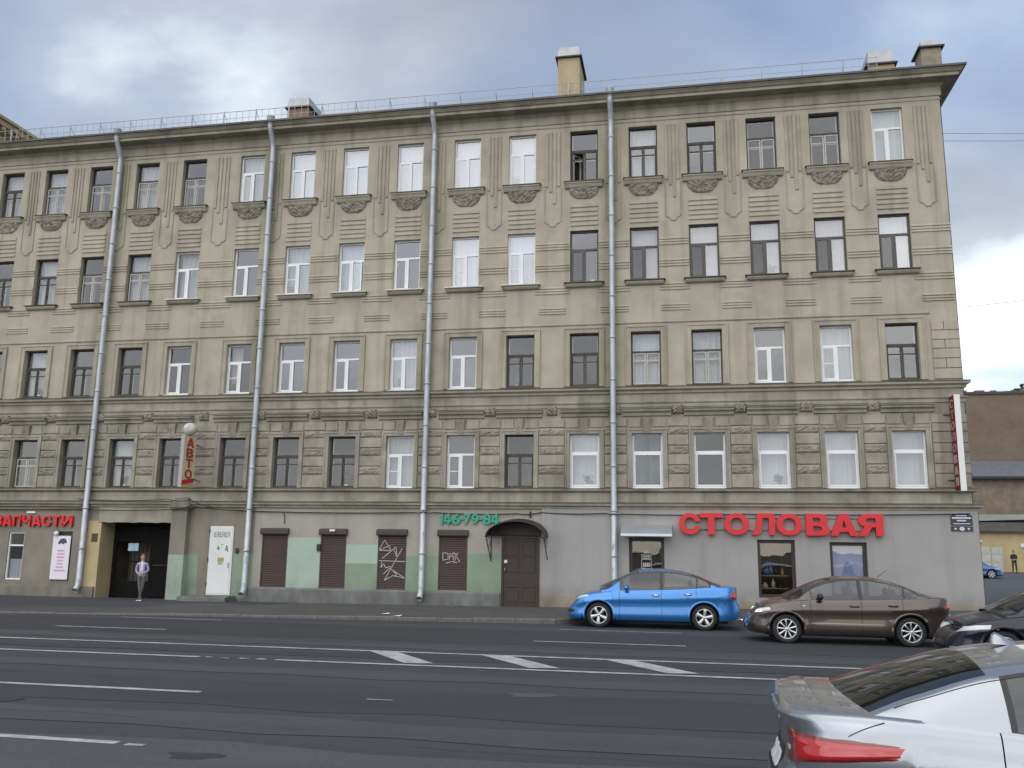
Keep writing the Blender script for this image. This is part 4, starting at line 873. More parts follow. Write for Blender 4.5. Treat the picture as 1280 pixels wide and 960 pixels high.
# ================================================================== CABLES
def cable(pts, r, label, name='wall_cable', sag=.0):
    P = []
    for a, b in zip(pts, pts[1:]):
        a, b = Vector(a), Vector(b); n = max(4, int((b-a).length/.5))
        for i in range(n): t_ = i/n; q = a.lerp(b, t_); q.z -= sag*4*t_*(1-t_); P.append(q)
    P.append(Vector(pts[-1])); return tag(MB().tube(P, r, 6).obj(name, CABL), label, 'cable')
cable([(-28, -.06, 3.03), (-21.9, -.06, 3.02), (-18.2, -.40, 3.0), (-17.2, -.40, 3.14), (-15.4, -.06, 3.0), (-15.2, -.36, 3.0), (-14.9, -.06, 2.98), (-8.95, -.06, 2.97), (-8.6, -.36, 2.99), (-8.3, -.06, 2.97), (-5.4, -.06, 2.95), (-4.6, -.06, 2.99), (-2.4, -.12, 2.98), (-2.15, -.35, 2.96), (-1.9, -.12, 2.96), (2, -.12, 2.98), (8.7, -.12, 3.03)], .018, 'black cable looping along the wall under the ground floor cornice', sag=.035)
cable([(-13.8, -.05, 2.96), (-13.75, -.04, 2.72), (-13.77, -.04, 2.55)], .014, 'short black cable hanging down above the first brown shutter')
cable([(-22, -.08, 3.40), (-18.1, -.44, 3.38), (-17.2, -.44, 3.36), (-16.5, -.1, 3.12)], .014, 'black cable draped over the pillar beside the gate', sag=.06)
cable([(-4.95, -.05, 3.02), (-4.95, -.05, 2.82)], .03, 'short conduit running down to the arched canopy')
for (a, b, s, lb) in (((8.86, 3.0, 17.05), (30, 22.1, 25.1), .15, 'upper thin wire strung across the sky at the right corner'), ((8.86, 3.0, 16.75), (30, 22.1, 24.7), .15, 'lower thin wire strung across the sky near the top right corner'), ((8.86, -.3, 9.5), (36, -14, 9.6), .3, 'single wire leaving the corner wall at third floor level')):
    cable([a, b], .007, lb, 'overhead_wire', s)

# ================================================================== BUILDINGS BEHIND
t = thing('yellow_building', 'taller yellow building rising behind the left end of the roof', 'building', (-38, 7, -.3))
MB().box(-8, 8.35, -7.2, 9, 0, 20.3).obj('wall', YEL, t)
cm = mat('yellow_cornice', (.44, .36, .22), (.36, .29, .18), .9, 2)
MB().box(-8.5, 8.75, -7.7, 9.5, 20.3, 20.55).box(-8.3, 8.55, -7.5, 9.3, 20.08, 20.3).box(-8.6, 8.85, -7.8, 9.6, 20.55, 20.68).obj('cornice', cm, t)
for y in np.arange(-7.0, 9, .42): MB().box(8.55, 8.72, y, y+.2, 20.12, 20.299).obj('dentil', cm, t)
BRK = bpy.data.materials.new('old_brick'); BRK.use_nodes = True; bt = BRK.node_tree; bb = bt.nodes['Principled BSDF']
btx = bt.nodes.new('ShaderNodeTexBrick'); bgm = bt.nodes.new('ShaderNodeNewGeometry'); bmp = bt.nodes.new('ShaderNodeMapping'); bmp.inputs['Rotation'].default_value = (PI/2, 0, 0)
bt.links.new(bgm.outputs['Position'], bmp.inputs[0]); bt.links.new(bmp.outputs[0], btx.inputs['Vector']); btx.inputs['Scale'].default_value = 1.0
for k, v in (('Brick Width', .26), ('Row Height', .085), ('Mortar Size', .008)): btx.inputs[k].default_value = v
btx.inputs['Color1'].default_value = (.11, .064, .048, 1); btx.inputs['Color2'].default_value = (.17, .105, .075, 1); btx.inputs['Mortar'].default_value = (.24, .21, .17, 1)
bn = bt.nodes.new('ShaderNodeTexNoise'); bn.inputs['Scale'].default_value = .35; bn.inputs['Detail'].default_value = 7; bt.links.new(bgm.outputs['Position'], bn.inputs['Vector'])
brm = bt.nodes.new('ShaderNodeMapRange'); bt.links.new(bn.outputs[0], brm.inputs[0]); brm.inputs[1].default_value = .38; brm.inputs[2].default_value = .62
bn.inputs['Roughness'].default_value = .68
bx_ = bt.nodes.new('ShaderNodeMix'); bx_.data_type = 'RGBA'; bt.links.new(brm.outputs[0], bx_.inputs[0]); bt.links.new(btx.outputs[0], bx_.inputs[6]); bx_.inputs[7].default_value = (.185, .15, .105, 1)
bt.links.new(bx_.outputs[2], bb.inputs['Base Color']); bb.inputs['Roughness'].default_value = .95
t = thing('brick_building', 'old soot stained brick block with flat top behind the right corner', 'building', (34, 62, 0))
MB().prism_z([(-8.4, -5), (8, -5), (8, 8), (-9.4, 8), (-9.4, -3.8)], -.4, 16.2).obj('wall', BRK, t)
MB().prism_z([(-8.5, -5.12), (8.1, -5.12), (8.1, 8.1), (-9.55, 8.1), (-9.55, -3.8)], 16.2, 16.45).obj('parapet', mat('dark_parapet', (.07, .06, .055), rough=.8), t)
for k in range(14): xb = -8.3+k*1.15+random.uniform(0, .4); MB().box(xb, xb+random.uniform(.3, .9), -5.0, -4.4, 16.45, 16.45+random.uniform(.04, .22)).obj('broken_coping', BRK, t)
t = thing('metal_roofed_annex', 'tan brick annex with a grey metal roof band in front of the brick block', 'building', (31, 55, 0))
MB().box(-8, 9, 0, 1.7, -.4, 8.3).obj('wall', mat('tan_brick', (.26, .215, .155), (.16, .13, .095), .95, 1.2, bump=.4, bscale=12, detail=8), t)
MB().prism_x([(-.6, 8.45), (-.62, 8.5), (1.8, 10.05), (1.8, 8.45)], -5.6, 9.2).obj('roof', mat('slate_metal', (.15, .16, .19), (.12, .13, .155), .5, 2, metal=.2), t)
MB().box(-5.65, 9.25, -.64, .0, 8.28, 8.45).obj('eave', BLKM, t)
t = thing('garage_building', 'low yellow garage building with dark roof at the end of the side street', 'building', (28, 48, 0))
MB().box(-9, 9, 0, 4, -.2, 3.5).obj('wall', YEL, t)
MB().prism_x([(-.35, 3.5), (-.35, 3.62), (2.0, 4.35), (4.4, 3.62), (4.4, 3.5)], -9.3, 9.3).obj('roof', mat('tar_roof', (.05, .045, .042), (.08, .075, .07), .9, 2), t)
MB().add([(-9, 2.2, 4.3), (9, 2.2, 4.9), (9, 4.3, 5.2), (-9, 4.3, 5.0)], [(0, 1, 2, 3)]).box(-9, 9, 4.05, 4.25, 3.4, 5.0).obj('rear_roof', mat('pale_sheet', (.26, .26, .25), (.19, .19, .185), .8, 1), t)
for x0, x1 in ((-4.6, -3.75), (-3.7, -2.85)):
    gd = MB().bbox(x0, x1, -.05, 0, .35, 2.3, .03).obj('garage_door', mat('pale_door', (.48, .49, .44), (.40, .41, .37), .7, 3), t)
    for z in (.5, 1.15, 1.8): MB().bbox(x0+.08, x1-.08, -.07, -.05, z, z+.45, .01).obj('door_panel', mat('pale_door', (0, 0, 0)), gd)
MB().lathe([(-.08, 0), (-.08, .14), (0, .16), (0, 0)], (-4.45, 0, 2.75), 'y', 12).obj('wall_lamp', WHT, t)
MB().box(-1.5, .6, -.06, 0, 2.35, 2.62).obj('name_board', WHT, t)
P = []; tr = thing('tree', 'dark tree crown just showing above the brick block at the right edge', 'tree', (37.2, 71, 0))
MB().tube([(0, 0, 0), (.1, 0, 6), (0, .2, 12), (.2, .1, 15)], [.35, .28, .2, .08], 8).obj('trunk', mat('bark', (.08, .06, .045), (.05, .04, .03), .95, 6), tr)
m = MB(); r3 = np.random.default_rng(11)
for i in range(2600):
    d = r3.normal(size=3); d /= np.linalg.norm(d); rr = r3.uniform(.45, 1)**.5; cl = .75+.35*math.sin(d[0]*5+1)*math.sin(d[2]*6)
    c = np.array([0, 0, 15.6])+d*np.array([3.0, 3.0, 4.2])*rr*cl; a = r3.normal(size=3)*.16; b = r3.normal(size=3)*.16
    m.add([c-a, c+b, c+a, c-b], [(0, 1, 2, 3)])
m.obj('crown', mat('leaves', (.05, .075, .03), (.025, .04, .018), .8, 2), tr)

# ================================================================== PEOPLE
SKIN = mat('skin', (.52, .33, .25), rough=.6)
def skin_mesh(J, E, sub=2):
    """J: {name: (x,y,z,r)}; E: pairs -> smooth continuous body mesh (root = first joint)"""
    names = list(J); idx = {n: i for i, n in enumerate(names)}
    me = bpy.data.meshes.new('sk'); me.from_pydata([J[n][:3] for n in names], [(idx[a], idx[b]) for a, b in E], [])
    o = bpy.data.objects.new('sk', me); COL.objects.link(o); md = o.modifiers.new('s', 'SKIN'); md.use_smooth_shade = True
    for i, n in enumerate(names):
        d = me.skin_vertices[0].data[i]; r = J[n][3]; d.radius = r if isinstance(r, tuple) else (r, r); d.use_root = (i == 0)
    ms = o.modifiers.new('u', 'SUBSURF'); ms.levels = sub; ms.render_levels = sub
    dg = bpy.context.evaluated_depsgraph_get(); dg.update(); out_ = bpy.data.meshes.new_from_object(o.evaluated_get(dg)); bpy.data.objects.remove(o)
    return out_
def person(label, loc, rz, H, pose, cols, name='person', hair_long=True, rule=None):
    t = thing(name, label, 'person', loc, rz); s = H/1.7
    J = {k: (v[0]*s, v[1]*s, v[2]*s, (tuple(q*s for q in v[3]) if isinstance(v[3], tuple) else v[3]*s)) for k, v in pose['J'].items()}
    E = list(pose['E'])
    for sd in 'lr':                                      # five fingers on each hand
        hx, hy, hz, _ = J['hand_'+sd]; wx, wy, wz, _ = J['wrist_'+sd]; d = Vector((hx-wx, hy-wy, hz-wz)).normalized(); up = Vector((0, 1, 0)) if abs(d.y) < .8 else Vector((0, 0, 1)); sdv = d.cross(up).normalized(); nn = sdv.cross(d)
        for i, l in enumerate((.075, .085, .08, .062)):
            o = Vector((hx, hy, hz))+sdv*(i-1.5)*.021*s; a = o+d*l*.55*s; b = a+(d*.8+nn*.5)*l*.5*s
            for q, p_ in (('a', o+d*.02*s), ('b', a), ('c', b)): J[f'f{sd}{i}{q}'] = (*p_, .0085*s)
            E += [('hand_'+sd, f'f{sd}{i}a'), (f'f{sd}{i}a', f'f{sd}{i}b'), (f'f{sd}{i}b', f'f{sd}{i}c')]
        o = Vector((wx, wy, wz)).lerp(Vector((hx, hy, hz)), .5); a = o+(sdv*-.035+d*.02)*s; b = a+(sdv*-.012+d*.035)*s
        J[f't{sd}a'] = (*a, .011*s); J[f't{sd}b'] = (*b, .009*s); E += [('hand_'+sd, f't{sd}a'), (f't{sd}a', f't{sd}b')]
    me = skin_mesh(J, E)
    for m_ in cols['mats']: me.materials.append(m_)
    for p in me.polygons: c = p.center/s; p.material_index = rule(c); p.use_smooth = True
    put(me, 'body', t)
    hx, hy, hz, hr = J['head']; hr = hr[0] if isinstance(hr, tuple) else hr
    P = []
    for i in range(11):                                  # hair cap, open at the face
        a = PI*.62*i/10; row = []
        for j in range(16):
            f = 2*PI*j/16; face = max(0, -math.sin(f)); aa = a*(1-.42*face)
            row.append((hx+hr*1.16*math.sin(aa)*math.cos(f), hy+.012*s+hr*1.22*math.sin(aa)*math.sin(f), hz+.015*s+hr*1.35*math.cos(aa)))
        P.append(row)
    MB().grid(P, 0, True, True).obj('hair', cols['hair'], t)
    fc = MB(); fy = hy-hr*1.02
    for sx in (-1, 1): fc.ell((hx+sx*.032*s, fy+.012*s, hz+.006*s), (.011*s, .008*s, .006*s), 8, 6, 0)
    fc.box(hx-.02*s, hx+.02*s, fy-.004*s, fy+.012*s, hz-.062*s, hz-.054*s, 1)
    fc.obj('face', [INK, mat('lips', (.35, .12, .11), rough=.5)], t)
    MB().add([(hx-.012*s, fy+.01*s, hz-.03*s), (hx+.012*s, fy+.01*s, hz-.03*s), (hx, fy-.022*s, hz-.03*s), (hx, fy+.006*s, hz+.012*s)], [(0, 1, 2), (0, 2, 3), (1, 3, 2), (0, 3, 1)]).obj('nose', SKIN, t)
    for sx in (-1, 1): MB().ell((hx+sx*hr*1.05, hy+.01*s, hz-.012*s), (.012*s, .02*s, .03*s), 8, 6).obj('ear', SKIN, t)
    for sd in 'lr':
        fx, fy_, fz, _ = J['ankle_'+sd]; tx, ty, tz, _ = J['toe_'+sd]; a = Vector((tx-fx, ty-fy_, 0)).normalized(); n_ = Vector((-a.y, a.x, 0)); P = []
        base = Vector((fx, fy_, 0))
        for u, w, h in ((-.075, .02, .05), (-.07, .036, .075), (0, .042, .085), (.07, .045, .065), (.13, .046, .05), (.175, .035, .04), (.19, .015, .03)):
            c = base+a*u*s; P.append([c+n_*w*s, c+n_*w*s+Vector((0, 0, h*.6*s)), c+Vector((0, 0, h*s)), c-n_*w*s+Vector((0, 0, h*.6*s)), c-n_*w*s])
        o = MB().grid(P, 0, True, True); o.obj('shoe', cols['shoe'], t)
    return t
poseA = dict(J={  # slim figure standing with ankles crossed, arms bent across the waist; faces -y
    'pelvis': (0, 0, .93, (.125, .095)), 'spine': (.0, .0, 1.10, (.105, .08)), 'chest': (0, .0, 1.28, (.135, .09)), 'neck0': (0, .01, 1.41, (.075, .06)), 'neck': (0, 0, 1.46, .045), 'head0': (0, -.01, 1.53, (.06, .07)), 'head': (0, -.012, 1.60, (.078, .092)), 'crown': (0, 0, 1.66, (.062, .075)),
    'hip_l': (.085, 0, .88, .09), 'knee_l': (.06, -.04, .49, .058), 'calf_l': (.03, -.02, .33, .052), 'ankle_l': (-.03, -.02, .08, .036), 'toe_l': (-.05, -.16, .03, .03),
    'hip_r': (-.085, 0, .88, .09), 'knee_r': (-.03, -.05, .49, .058), 'calf_r': (.0, -.06, .33, .052), 'ankle_r': (.05, -.08, .08, .036), 'toe_r': (.07, -.22, .03, .03),
    'sh_l': (.16, .01, 1.36, .055), 'el_l': (.215, .04, 1.10, .043), 'wrist_l': (.10, -.14, 1.02, .028), 'hand_l': (.04, -.165, 1.01, (.038, .018)),
    'sh_r': (-.16, .01, 1.36, .055), 'el_r': (-.22, .04, 1.10, .043), 'wrist_r': (-.11, -.13, .99, .028), 'hand_r': (-.05, -.16, .98, (.038, .018))},
    E=[('pelvis', 'spine'), ('spine', 'chest'), ('chest', 'neck0'), ('neck0', 'neck'), ('neck', 'head0'), ('head0', 'head'), ('head', 'crown')]+[(a+s_, b+s_) for s_ in 'lr' for a, b in (('hip_', 'knee_'), ('knee_', 'calf_'), ('calf_', 'ankle_'), ('ankle_', 'toe_'), ('sh_', 'el_'), ('el_', 'wrist_'), ('wrist_', 'hand_'))]+[('pelvis', 'hip_l'), ('pelvis', 'hip_r'), ('chest', 'sh_l'), ('chest', 'sh_r')])
LAV = mat('lavender_jacket', (.36, .33, .50), (.30, .28, .44), .8, 8, space='obj'); WTOP = mat('white_top', (.66, .64, .66), rough=.85)
LEG = mat('patterned_leggings', (.035, .032, .03), (.17, .155, .14), .85, 26, detail=2, space='obj'); WSH = mat('white_trainers', (.72, .72, .70), rough=.6)
def ruleA(c):
    if c.z > 1.43: return 0
    if abs(c.x) < .16 and c.y < -.125 and .93 < c.z < 1.06: return 0
    if c.z > .92 and abs(c.x) < .045 and c.y < -.02 and c.z > 1.12: return 2
    return 1 if c.z > .90 else 3
person('young woman in lavender jacket and patterned leggings standing at the dark gateway', (-18.55, -.95, zbase(-18.5)+.02), math.radians(20), 1.60, poseA, dict(mats=[SKIN, LAV, WTOP, LEG], hair=mat('reddish_hair', (.26, .06, .045), (.16, .05, .04), .7, 20), shoe=WSH), rule=ruleA)
poseB = dict(poseA); poseB['J'] = dict(poseA['J'])
poseB['J'].update({'hip_l': (.09, 0, .88, .095), 'knee_l': (.11, -.04, .49, .065), 'calf_l': (.11, 0, .33, .058), 'ankle_l': (.12, .03, .08, .04), 'toe_l': (.15, -.12, .03, .034), 'hip_r': (-.09, 0, .88, .095), 'knee_r': (-.11, -.06, .49, .065), 'calf_r': (-.11, -.04, .33, .058), 'ankle_r': (-.13, -.02, .08, .04), 'toe_r': (-.16, -.16, .03, .034), 'chest': (0, 0, 1.28, (.165, .11)), 'spine': (0, 0, 1.1, (.145, .11)), 'pelvis': (0, 0, .93, (.145, .11))})
DKC = mat('black_coat', (.018, .018, .02), rough=.85)
person('person in black coat and trousers standing before the yellow garage', (25.4, 46.4, .36), math.radians(-15), 1.72, poseB, dict(mats=[SKIN, DKC, DKC, mat('dark_trousers', (.025, .025, .03), rough=.85)], hair=mat('black_hair', (.02, .017, .015), rough=.7), shoe=BLKM), rule=ruleA)
# ================================================================== CARS
RUB = mat('tyre_rubber', (.022, .022, .023), rough=.85); ALU = mat('alloy', (.62, .63, .65), rough=.3, metal=.8); DKW = mat('wheel_well', (.012, .012, .012), rough=.9)
TRIM = mat('black_trim', (.015, .015, .016), rough=.45); CHR = mat('chrome', (.7, .7, .72), rough=.12, metal=1); PLATE = mat('number_plate', (.62, .63, .64), rough=.5)
SEAT = mat('dark_seat', (.045, .045, .048), rough=.9)
def paintm(name, c, metal=.35, rough=.32):
    m = mat(name, c, rough=rough, metal=metal, coat=1.0); return m
def lampm(name, c, emit=None):
    return mat(name, c, rough=.12, coat=1.0, emit=emit)
HL = lampm('headlamp_glass', (.55, .58, .60)); TLR = lampm('tail_lamp_red', (.42, .008, .012)); TLD = lampm('tail_lamp_dark', (.16, .006, .008)); TLB = lampm('tail_lamp_bright', (.75, .05, .05)); TLW = lampm('tail_lamp_clear', (.5, .42, .42))
def pch(pts, x):
    """smooth monotone-ish interpolation through (x,y) points"""
    xs = np.array([p[0] for p in pts], float); ys = np.array([p[1] for p in pts], float)
    o = np.argsort(xs); xs, ys = xs[o], ys[o]; h = np.diff(xs); dl = np.diff(ys)/h; d = np.zeros(len(xs))
    for i in range(1, len(xs)-1):
        if dl[i-1]*dl[i] > 0: w1, w2 = 2*h[i]+h[i-1], h[i]+2*h[i-1]; d[i] = (w1+w2)/(w1/dl[i-1]+w2/dl[i])
    d[0], d[-1] = dl[0], dl[-1]; x = np.clip(x, xs[0], xs[-1]); k = np.clip(np.searchsorted(xs, x)-1, 0, len(h)-1)
    t = (x-xs[k])/h[k]; return float(((2*t**3-3*t**2+1)*ys[k]+(t**3-2*t**2+t)*h[k]*d[k]+(-2*t**3+3*t**2)*ys[k+1]+(t**3-t**2)*h[k]*d[k+1]))
def catmull(pts, n):
    P = [np.array(p, float) for p in pts]; P = [2*P[0]-P[1]]+P+[2*P[-1]-P[-2]]; out_ = []
    for i in range(1, len(P)-2):
        for k in range(n):
            t = k/n; a, b, c, d = P[i-1:i+3]
            out_.append(.5*((2*b)+(-a+c)*t+(2*a-5*b+4*c-d)*t*t+(-a+3*b-3*c+d)*t**3))
    out_.append(P[-2]); return np.array(out_)
class Car:
    def __init__(s, **k):
        s.__dict__.update(k); L, Wd = s.L/2, s.W/2
        s.ol = catmull([(-L, 0), (-L+.012, .30*Wd/.91), (-L+.04, .55*Wd/.91), (-L+.13, .74*Wd/.91), (-L+.32, .85*Wd/.91), (-L+.7, .895*Wd/.91), (-.7, .91*Wd/.91), (0, Wd), (.7, .91*Wd/.91), (L-.75, .895*Wd/.91), (L-.42, .845*Wd/.91), (L-.20, .72*Wd/.91), (L-.07, .52*Wd/.91), (L-.018, .28*Wd/.91), (L, 0)], 24)
        tg = np.gradient(s.ol, axis=0); tg /= np.linalg.norm(tg, axis=1)[:, None]; s.nr = np.stack([-tg[:, 1], tg[:, 0]], 1); s.nt = len(s.ol)-1
    def tx(s, x): return float(np.interp(x, s.ol[:, 0], np.arange(s.nt+1)))
    def ty(s, y, rear=True):                             # t of the outline point at lateral distance y near one end
        q = s.ol[:s.nt//4] if rear else s.ol[::-1][:s.nt//4]; t = float(np.interp(y, q[:, 1], np.arange(len(q)))); return t if rear else s.nt-t
    def belt_(s, x): return pch(s.belt, x)
    def zb_(s, x):
        z = pch(s.bottom, x)
        for xa in (s.xf, s.xr):
            if abs(x-xa) < s.Ra: z = max(z, s.Rw+math.sqrt(s.Ra**2-(x-xa)**2)*1.0)
        return z
    def S(s, t, z, off=0., side=1):
        i = min(int(t), s.nt-1); f = t-i; o = s.ol[i]*(1-f)+s.ol[i+1]*f; n = s.nr[i]*(1-f)+s.nr[i+1]*f; n = n/np.linalg.norm(n)
        zn = (z-.18)/(s.belt_(o[0])-.18); a = pch(s.prof, zn); e = pch(s.fend if n[0] > 0 else s.rend, zn); w = n[0]**2; d = a*(1-w)+e*w-off
        return (o[0]-n[0]*d, side*(o[1]-n[1]*d), z)
    def build(s, name, label, loc, heading, group=None):
        T = thing(name, label, 'car', loc, heading, group); s.T = T; L = s.L/2
        B_ = {}
        def mb(k): return B_.setdefault(k, MB())
        g = .004
        ds = s.doors                                     # x of door edges front to rear: (x0 front edge, x1 B pillar, x2 rear edge)
        xs = set(np.linspace(-L+.5, L-.55, 40))
        for xa in (s.xf, s.xr):
            for a in np.linspace(0, PI, 25): xs.add(xa+s.Ra*math.cos(a)*.9999)
        for d in ds: xs.add(d-g); xs.add(d+g)
        ts = sorted({round(s.tx(x), 4) for x in xs if -L+.35 < x < L-.4} | set(np.arange(0, s.tx(-L+.35), 1.5)) | set(np.arange(s.tx(L-.4), s.nt, 1.5)) | {float(s.nt)})
        rows = [0, .04, .1, .2, .32, .45, .55, .62, .7, .8, .88, .94, .975, 1.0]
        ox = [float(np.interp(t, np.arange(s.nt+1), s.ol[:, 0])) for t in ts]
        G_ = []
        for t, x in zip(ts, ox):
            zb, zt = s.zb_(x), s.belt_(x); G_.append([s.S(t, zb+(zt-zb)*r) for r in rows])
        def cat(x):
            for d in ds:
                if abs(x-d) < g*.9: return None
            if ds[1] < x < ds[0]: return 'door_front'
            if ds[2] < x < ds[1]: return 'door_rear'
            return 'body'
        lipped = []
        for i in range(len(ts)-1):
            xm = (ox[i]+ox[i+1])/2; c = cat(xm)
            if c is None: continue
            for sd in (1, -1):
                key = c if c == 'body' else c+('_l' if sd > 0 else '_r')
                j0 = 0
                if c != 'body' and max(s.zb_(ox[i]), s.zb_(ox[i+1])) < .3: # sill stays with the body
                    q = [(G_[k][j][0], sd*G_[k][j][1], G_[k][j][2]) for j in (0, 1) for k in (i, i+1)]; mb('body').add(q, [(0, 1, 3, 2)], 0, True); j0 = 1
                col = [[(p[0], sd*p[1], p[2]) for p in G_[k][j0:]] for k in (i, i+1)]
                mb(key).grid(col, 0, True)
        # hood and boot decks
        xc, xd = s.top[-1][0], s.top[0][0]               # cowl, rear deck start
        for i in range(len(ts)-1):
            if xd+.25 < ox[i] and ox[i+1] < xc-.25: continue
            cw = []
            for k in (i, i+1):
                x_, y_, z_ = G_[k][-1]; cr_ = pch(s.crown, ox[k])*min(1, y_/.5)
                cw.append([(x_, y_*f, z_+cr_*(1-abs(f)**2.2)) for f in (1, .97, .92, .8, .6, .3, 0, -.3, -.6, -.8, -.92, -.97, -1)])
            mb('body').grid(cw, 0, True)
        # greenhouse
        gx = sorted(set(np.round(np.linspace(xd, xc, 64), 4)) | {round(q, 4) for w_ in s.win for q in w_})
        qs = [0, .05, .2, .5, .8, .94, 1.0]; rs = [.06, .14, .3, .5, .75, 1.0]; R_ = []
        for x in gx:
            zt = pch(s.top, x); bz = s.belt_(x)-.012; zr = max(bz+.002, min(pch(s.rail, x), zt-.001)); i_ = s.tx(x); yb = s.S(i_, s.belt_(x))[1]-.012
            hh = zr-bz; yr = yb-.06*min(1, hh/.1)-s.tumble*hh; row = []
            cs = s.curv*(max(0, (x-s.roofx[1])/(xc-s.roofx[1]))-max(0, (s.roofx[0]-x)/(s.roofx[0]-xd)))
            for q in qs: yy = yb+(yr-yb)*q+.02*math.sin(PI*q)*min(1, hh/.3); row.append((x, yy, bz+hh*q))
            for a in rs: yy = yr*(1-a); row.append((x, yy, zr+(zt-zr)*(1-(1-a)**2.3)))
            row = [(p[0]+cs*(1-(p[1]/yb)**2), p[1], p[2]) for p in row]; R_.append((row, hh))
        nq = len(qs)
        for i in range(len(gx)-1):
            xm = (gx[i]+gx[i+1])/2; hh = min(R_[i][1], R_[i+1][1])
            for j in range(len(R_[0][0])-1):
                if j < nq-1:
                    w_ = [k for k, (a, b) in enumerate(s.win) if a < xm < b]
                    if w_ and 1 <= j <= nq-3 and hh > .03: key = 'glass%d' % w_[0]
                    elif hh > .05 and s.win[0][0]-.03 < xm < s.win[-1][1]+.03: key = 'trim'
                    else: key = 'body'
                else:
                    jj = j-nq+1
                    if xm > s.roofx[1]+.03 and jj >= 1: key = 'windscreen'
                    elif xm < s.roofx[0]-.03 and jj >= 1: key = 'rear'
                    else: key = 'body'
                for sd in (1, -1):
                    q = [R_[i][0][j], R_[i+1][0][j], R_[i+1][0][j+1], R_[i][0][j+1]]
                    k2 = key+('_l' if sd > 0 else '_r') if key.startswith(('glass', 'trim')) else key
                    mb(k2).add([(p[0], sd*p[1], p[2]) for p in q], [(0, 1, 2, 3)], 0, True)
        body = put(weld(mb('body').mesh('body', s.paint)), 'body', T)
        doors = {}
        for k in ('door_front_l', 'door_front_r', 'door_rear_l', 'door_rear_r'):
            doors[k] = put(weld(B_[k].mesh('door', s.paint)), 'door', T)
        for k in ('trim_l', 'trim_r'): put(weld(B_[k].mesh('window_trim', TRIM)), 'window_trim', T)
        s.R_ = R_; s.nq = nq
        put(weld(B_['windscreen'].mesh('windscreen', s.glass)), 'windscreen', T); put(weld(B_['rear'].mesh('rear_window', s.rglass)), 'rear_window', T)
        for k in B_:
            if k.startswith('glass'): put(weld(B_[k].mesh('side_window', s.glass)), 'side_window', T)
        # handles, mirrors
        for sd in (1, -1):
            for k, x in (('front', ds[1]+.14), ('rear', ds[2]+(.20 if s.hr is None else s.hr))):
                z = s.belt_(x)-s.hz; p0 = Vector(s.S(s.tx(x-.09), z, .03, sd)); p1 = Vector(s.S(s.tx(x+.09), z+.006, .03, sd)); pm = (p0+p1)/2+Vector((0, sd*.012, 0))
                MB().tube([p0-Vector((0, sd*.03, 0)), p0, pm, p1, p1-Vector((0, sd*.03, 0))], [.012, .016, .018, .016, .012], 8).obj('handle', s.handle, doors['door_%s_%s' % (k, 'l' if sd > 0 else 'r')])
            x = s.win[-1][1]-.16; z = s.belt_(x)+.05; y = s.S(s.tx(x), s.belt_(x))[1]
            mr = MB(); mr.ell((x, sd*(y+.10), z+.02), (.07, .105, .075), 14, 10); mr.tube([(x-.02, sd*(y-.02), z-.06), (x, sd*(y+.05), z-.02)], .025, 8); mr.obj('wing_mirror', s.mirror, T)
        # wheel wells, underbody, seats
        for xa in (s.xf, s.xr):
            for sd in (1, -1):
                ww = MB()
                y1 = s.S(s.tx(xa), .6)[1]-.015; P = []
                for i in range(17): a = -.25+(PI+.5)*i/16; P.append([(xa+(s.Ra+.012)*math.cos(a), sd*yy, s.Rw+(s.Ra+.012)*math.sin(a)) for yy in (y1, .45)])
                ww.grid(P, 0, True); ww.add([(xa+(s.Ra+.02)*math.cos(2*PI*i/16), sd*.47, s.Rw+(s.Ra+.02)*math.sin(2*PI*i/16)) for i in range(16)], [tuple(range(16))])
                weld(put(ww.mesh('wheel_well', DKW), 'wheel_well', T).data, .02)
        for xa in (s.xf, s.xr):                          # rolled arch lips
            for sd in (1, -1):
                P = []
                a0 = math.asin(max(-1, min(1, (.24-s.Rw)/s.Ra)))
                for i in range(29):
                    a = a0+(PI-2*a0)*i/28; x = xa+s.Ra*math.cos(a); z = s.Rw+s.Ra*math.sin(a); t = s.tx(x)
                    P.append([s.S(t, z+.0, -.03, sd), s.S(t, z-.004, .006, sd), Vector(s.S(t, z, .012, sd))+Vector((math.cos(a), 0, math.sin(a)))*.02, Vector(s.S(t, z, .001, sd))+Vector((math.cos(a), 0, math.sin(a)))*.05])
                MB().grid(P, 0, True).obj('arch_lip', s.paint, T)
        MB().box(-L+.35, L-.4, -s.W/2+.18, s.W/2-.18, .17, .34).obj('underbody', DKW, T)
        for x, y, w in ((.12, .37, .5), (.12, -.37, .5), (-.78, 0, 1.25)):
            st = MB(); st.prism_y([(x+.02, .42), (x+.5, .46), (x+.5, .56), (x+.06, .55), (x-.14, 1.02), (x-.24, 1.04), (x-.12, .42)], y-w/2, y+w/2)
            for yh in ((y,) if w < 1 else (-.38, .38)): st.ell((x-.20, yh, 1.11), (.06, .13, .09), 10, 8)
            st.obj('seat', SEAT, T)
        MB().prism_y([(xc-.55, .55), (xc-.05, .55), (xc+.0, s.belt_(xc)-.05), (xc-.45, s.belt_(xc)-.02), (xc-.6, .85)], -.66, .66).obj('dashboard', SEAT, T)
        MB().lathe([(-.012, .165), (0, .18), (.012, .165), (0, .15), (-.012, .165)], (0, 0, 0), 'x', 20).obj('steering_wheel', TRIM, T, loc=(xc-.68, .37, .86), rot=(0, -.4, 0))
        # wheels
        for xa in (s.xf, s.xr):
            for sd in (1, -1): s.wheel(xa, sd)
        return T
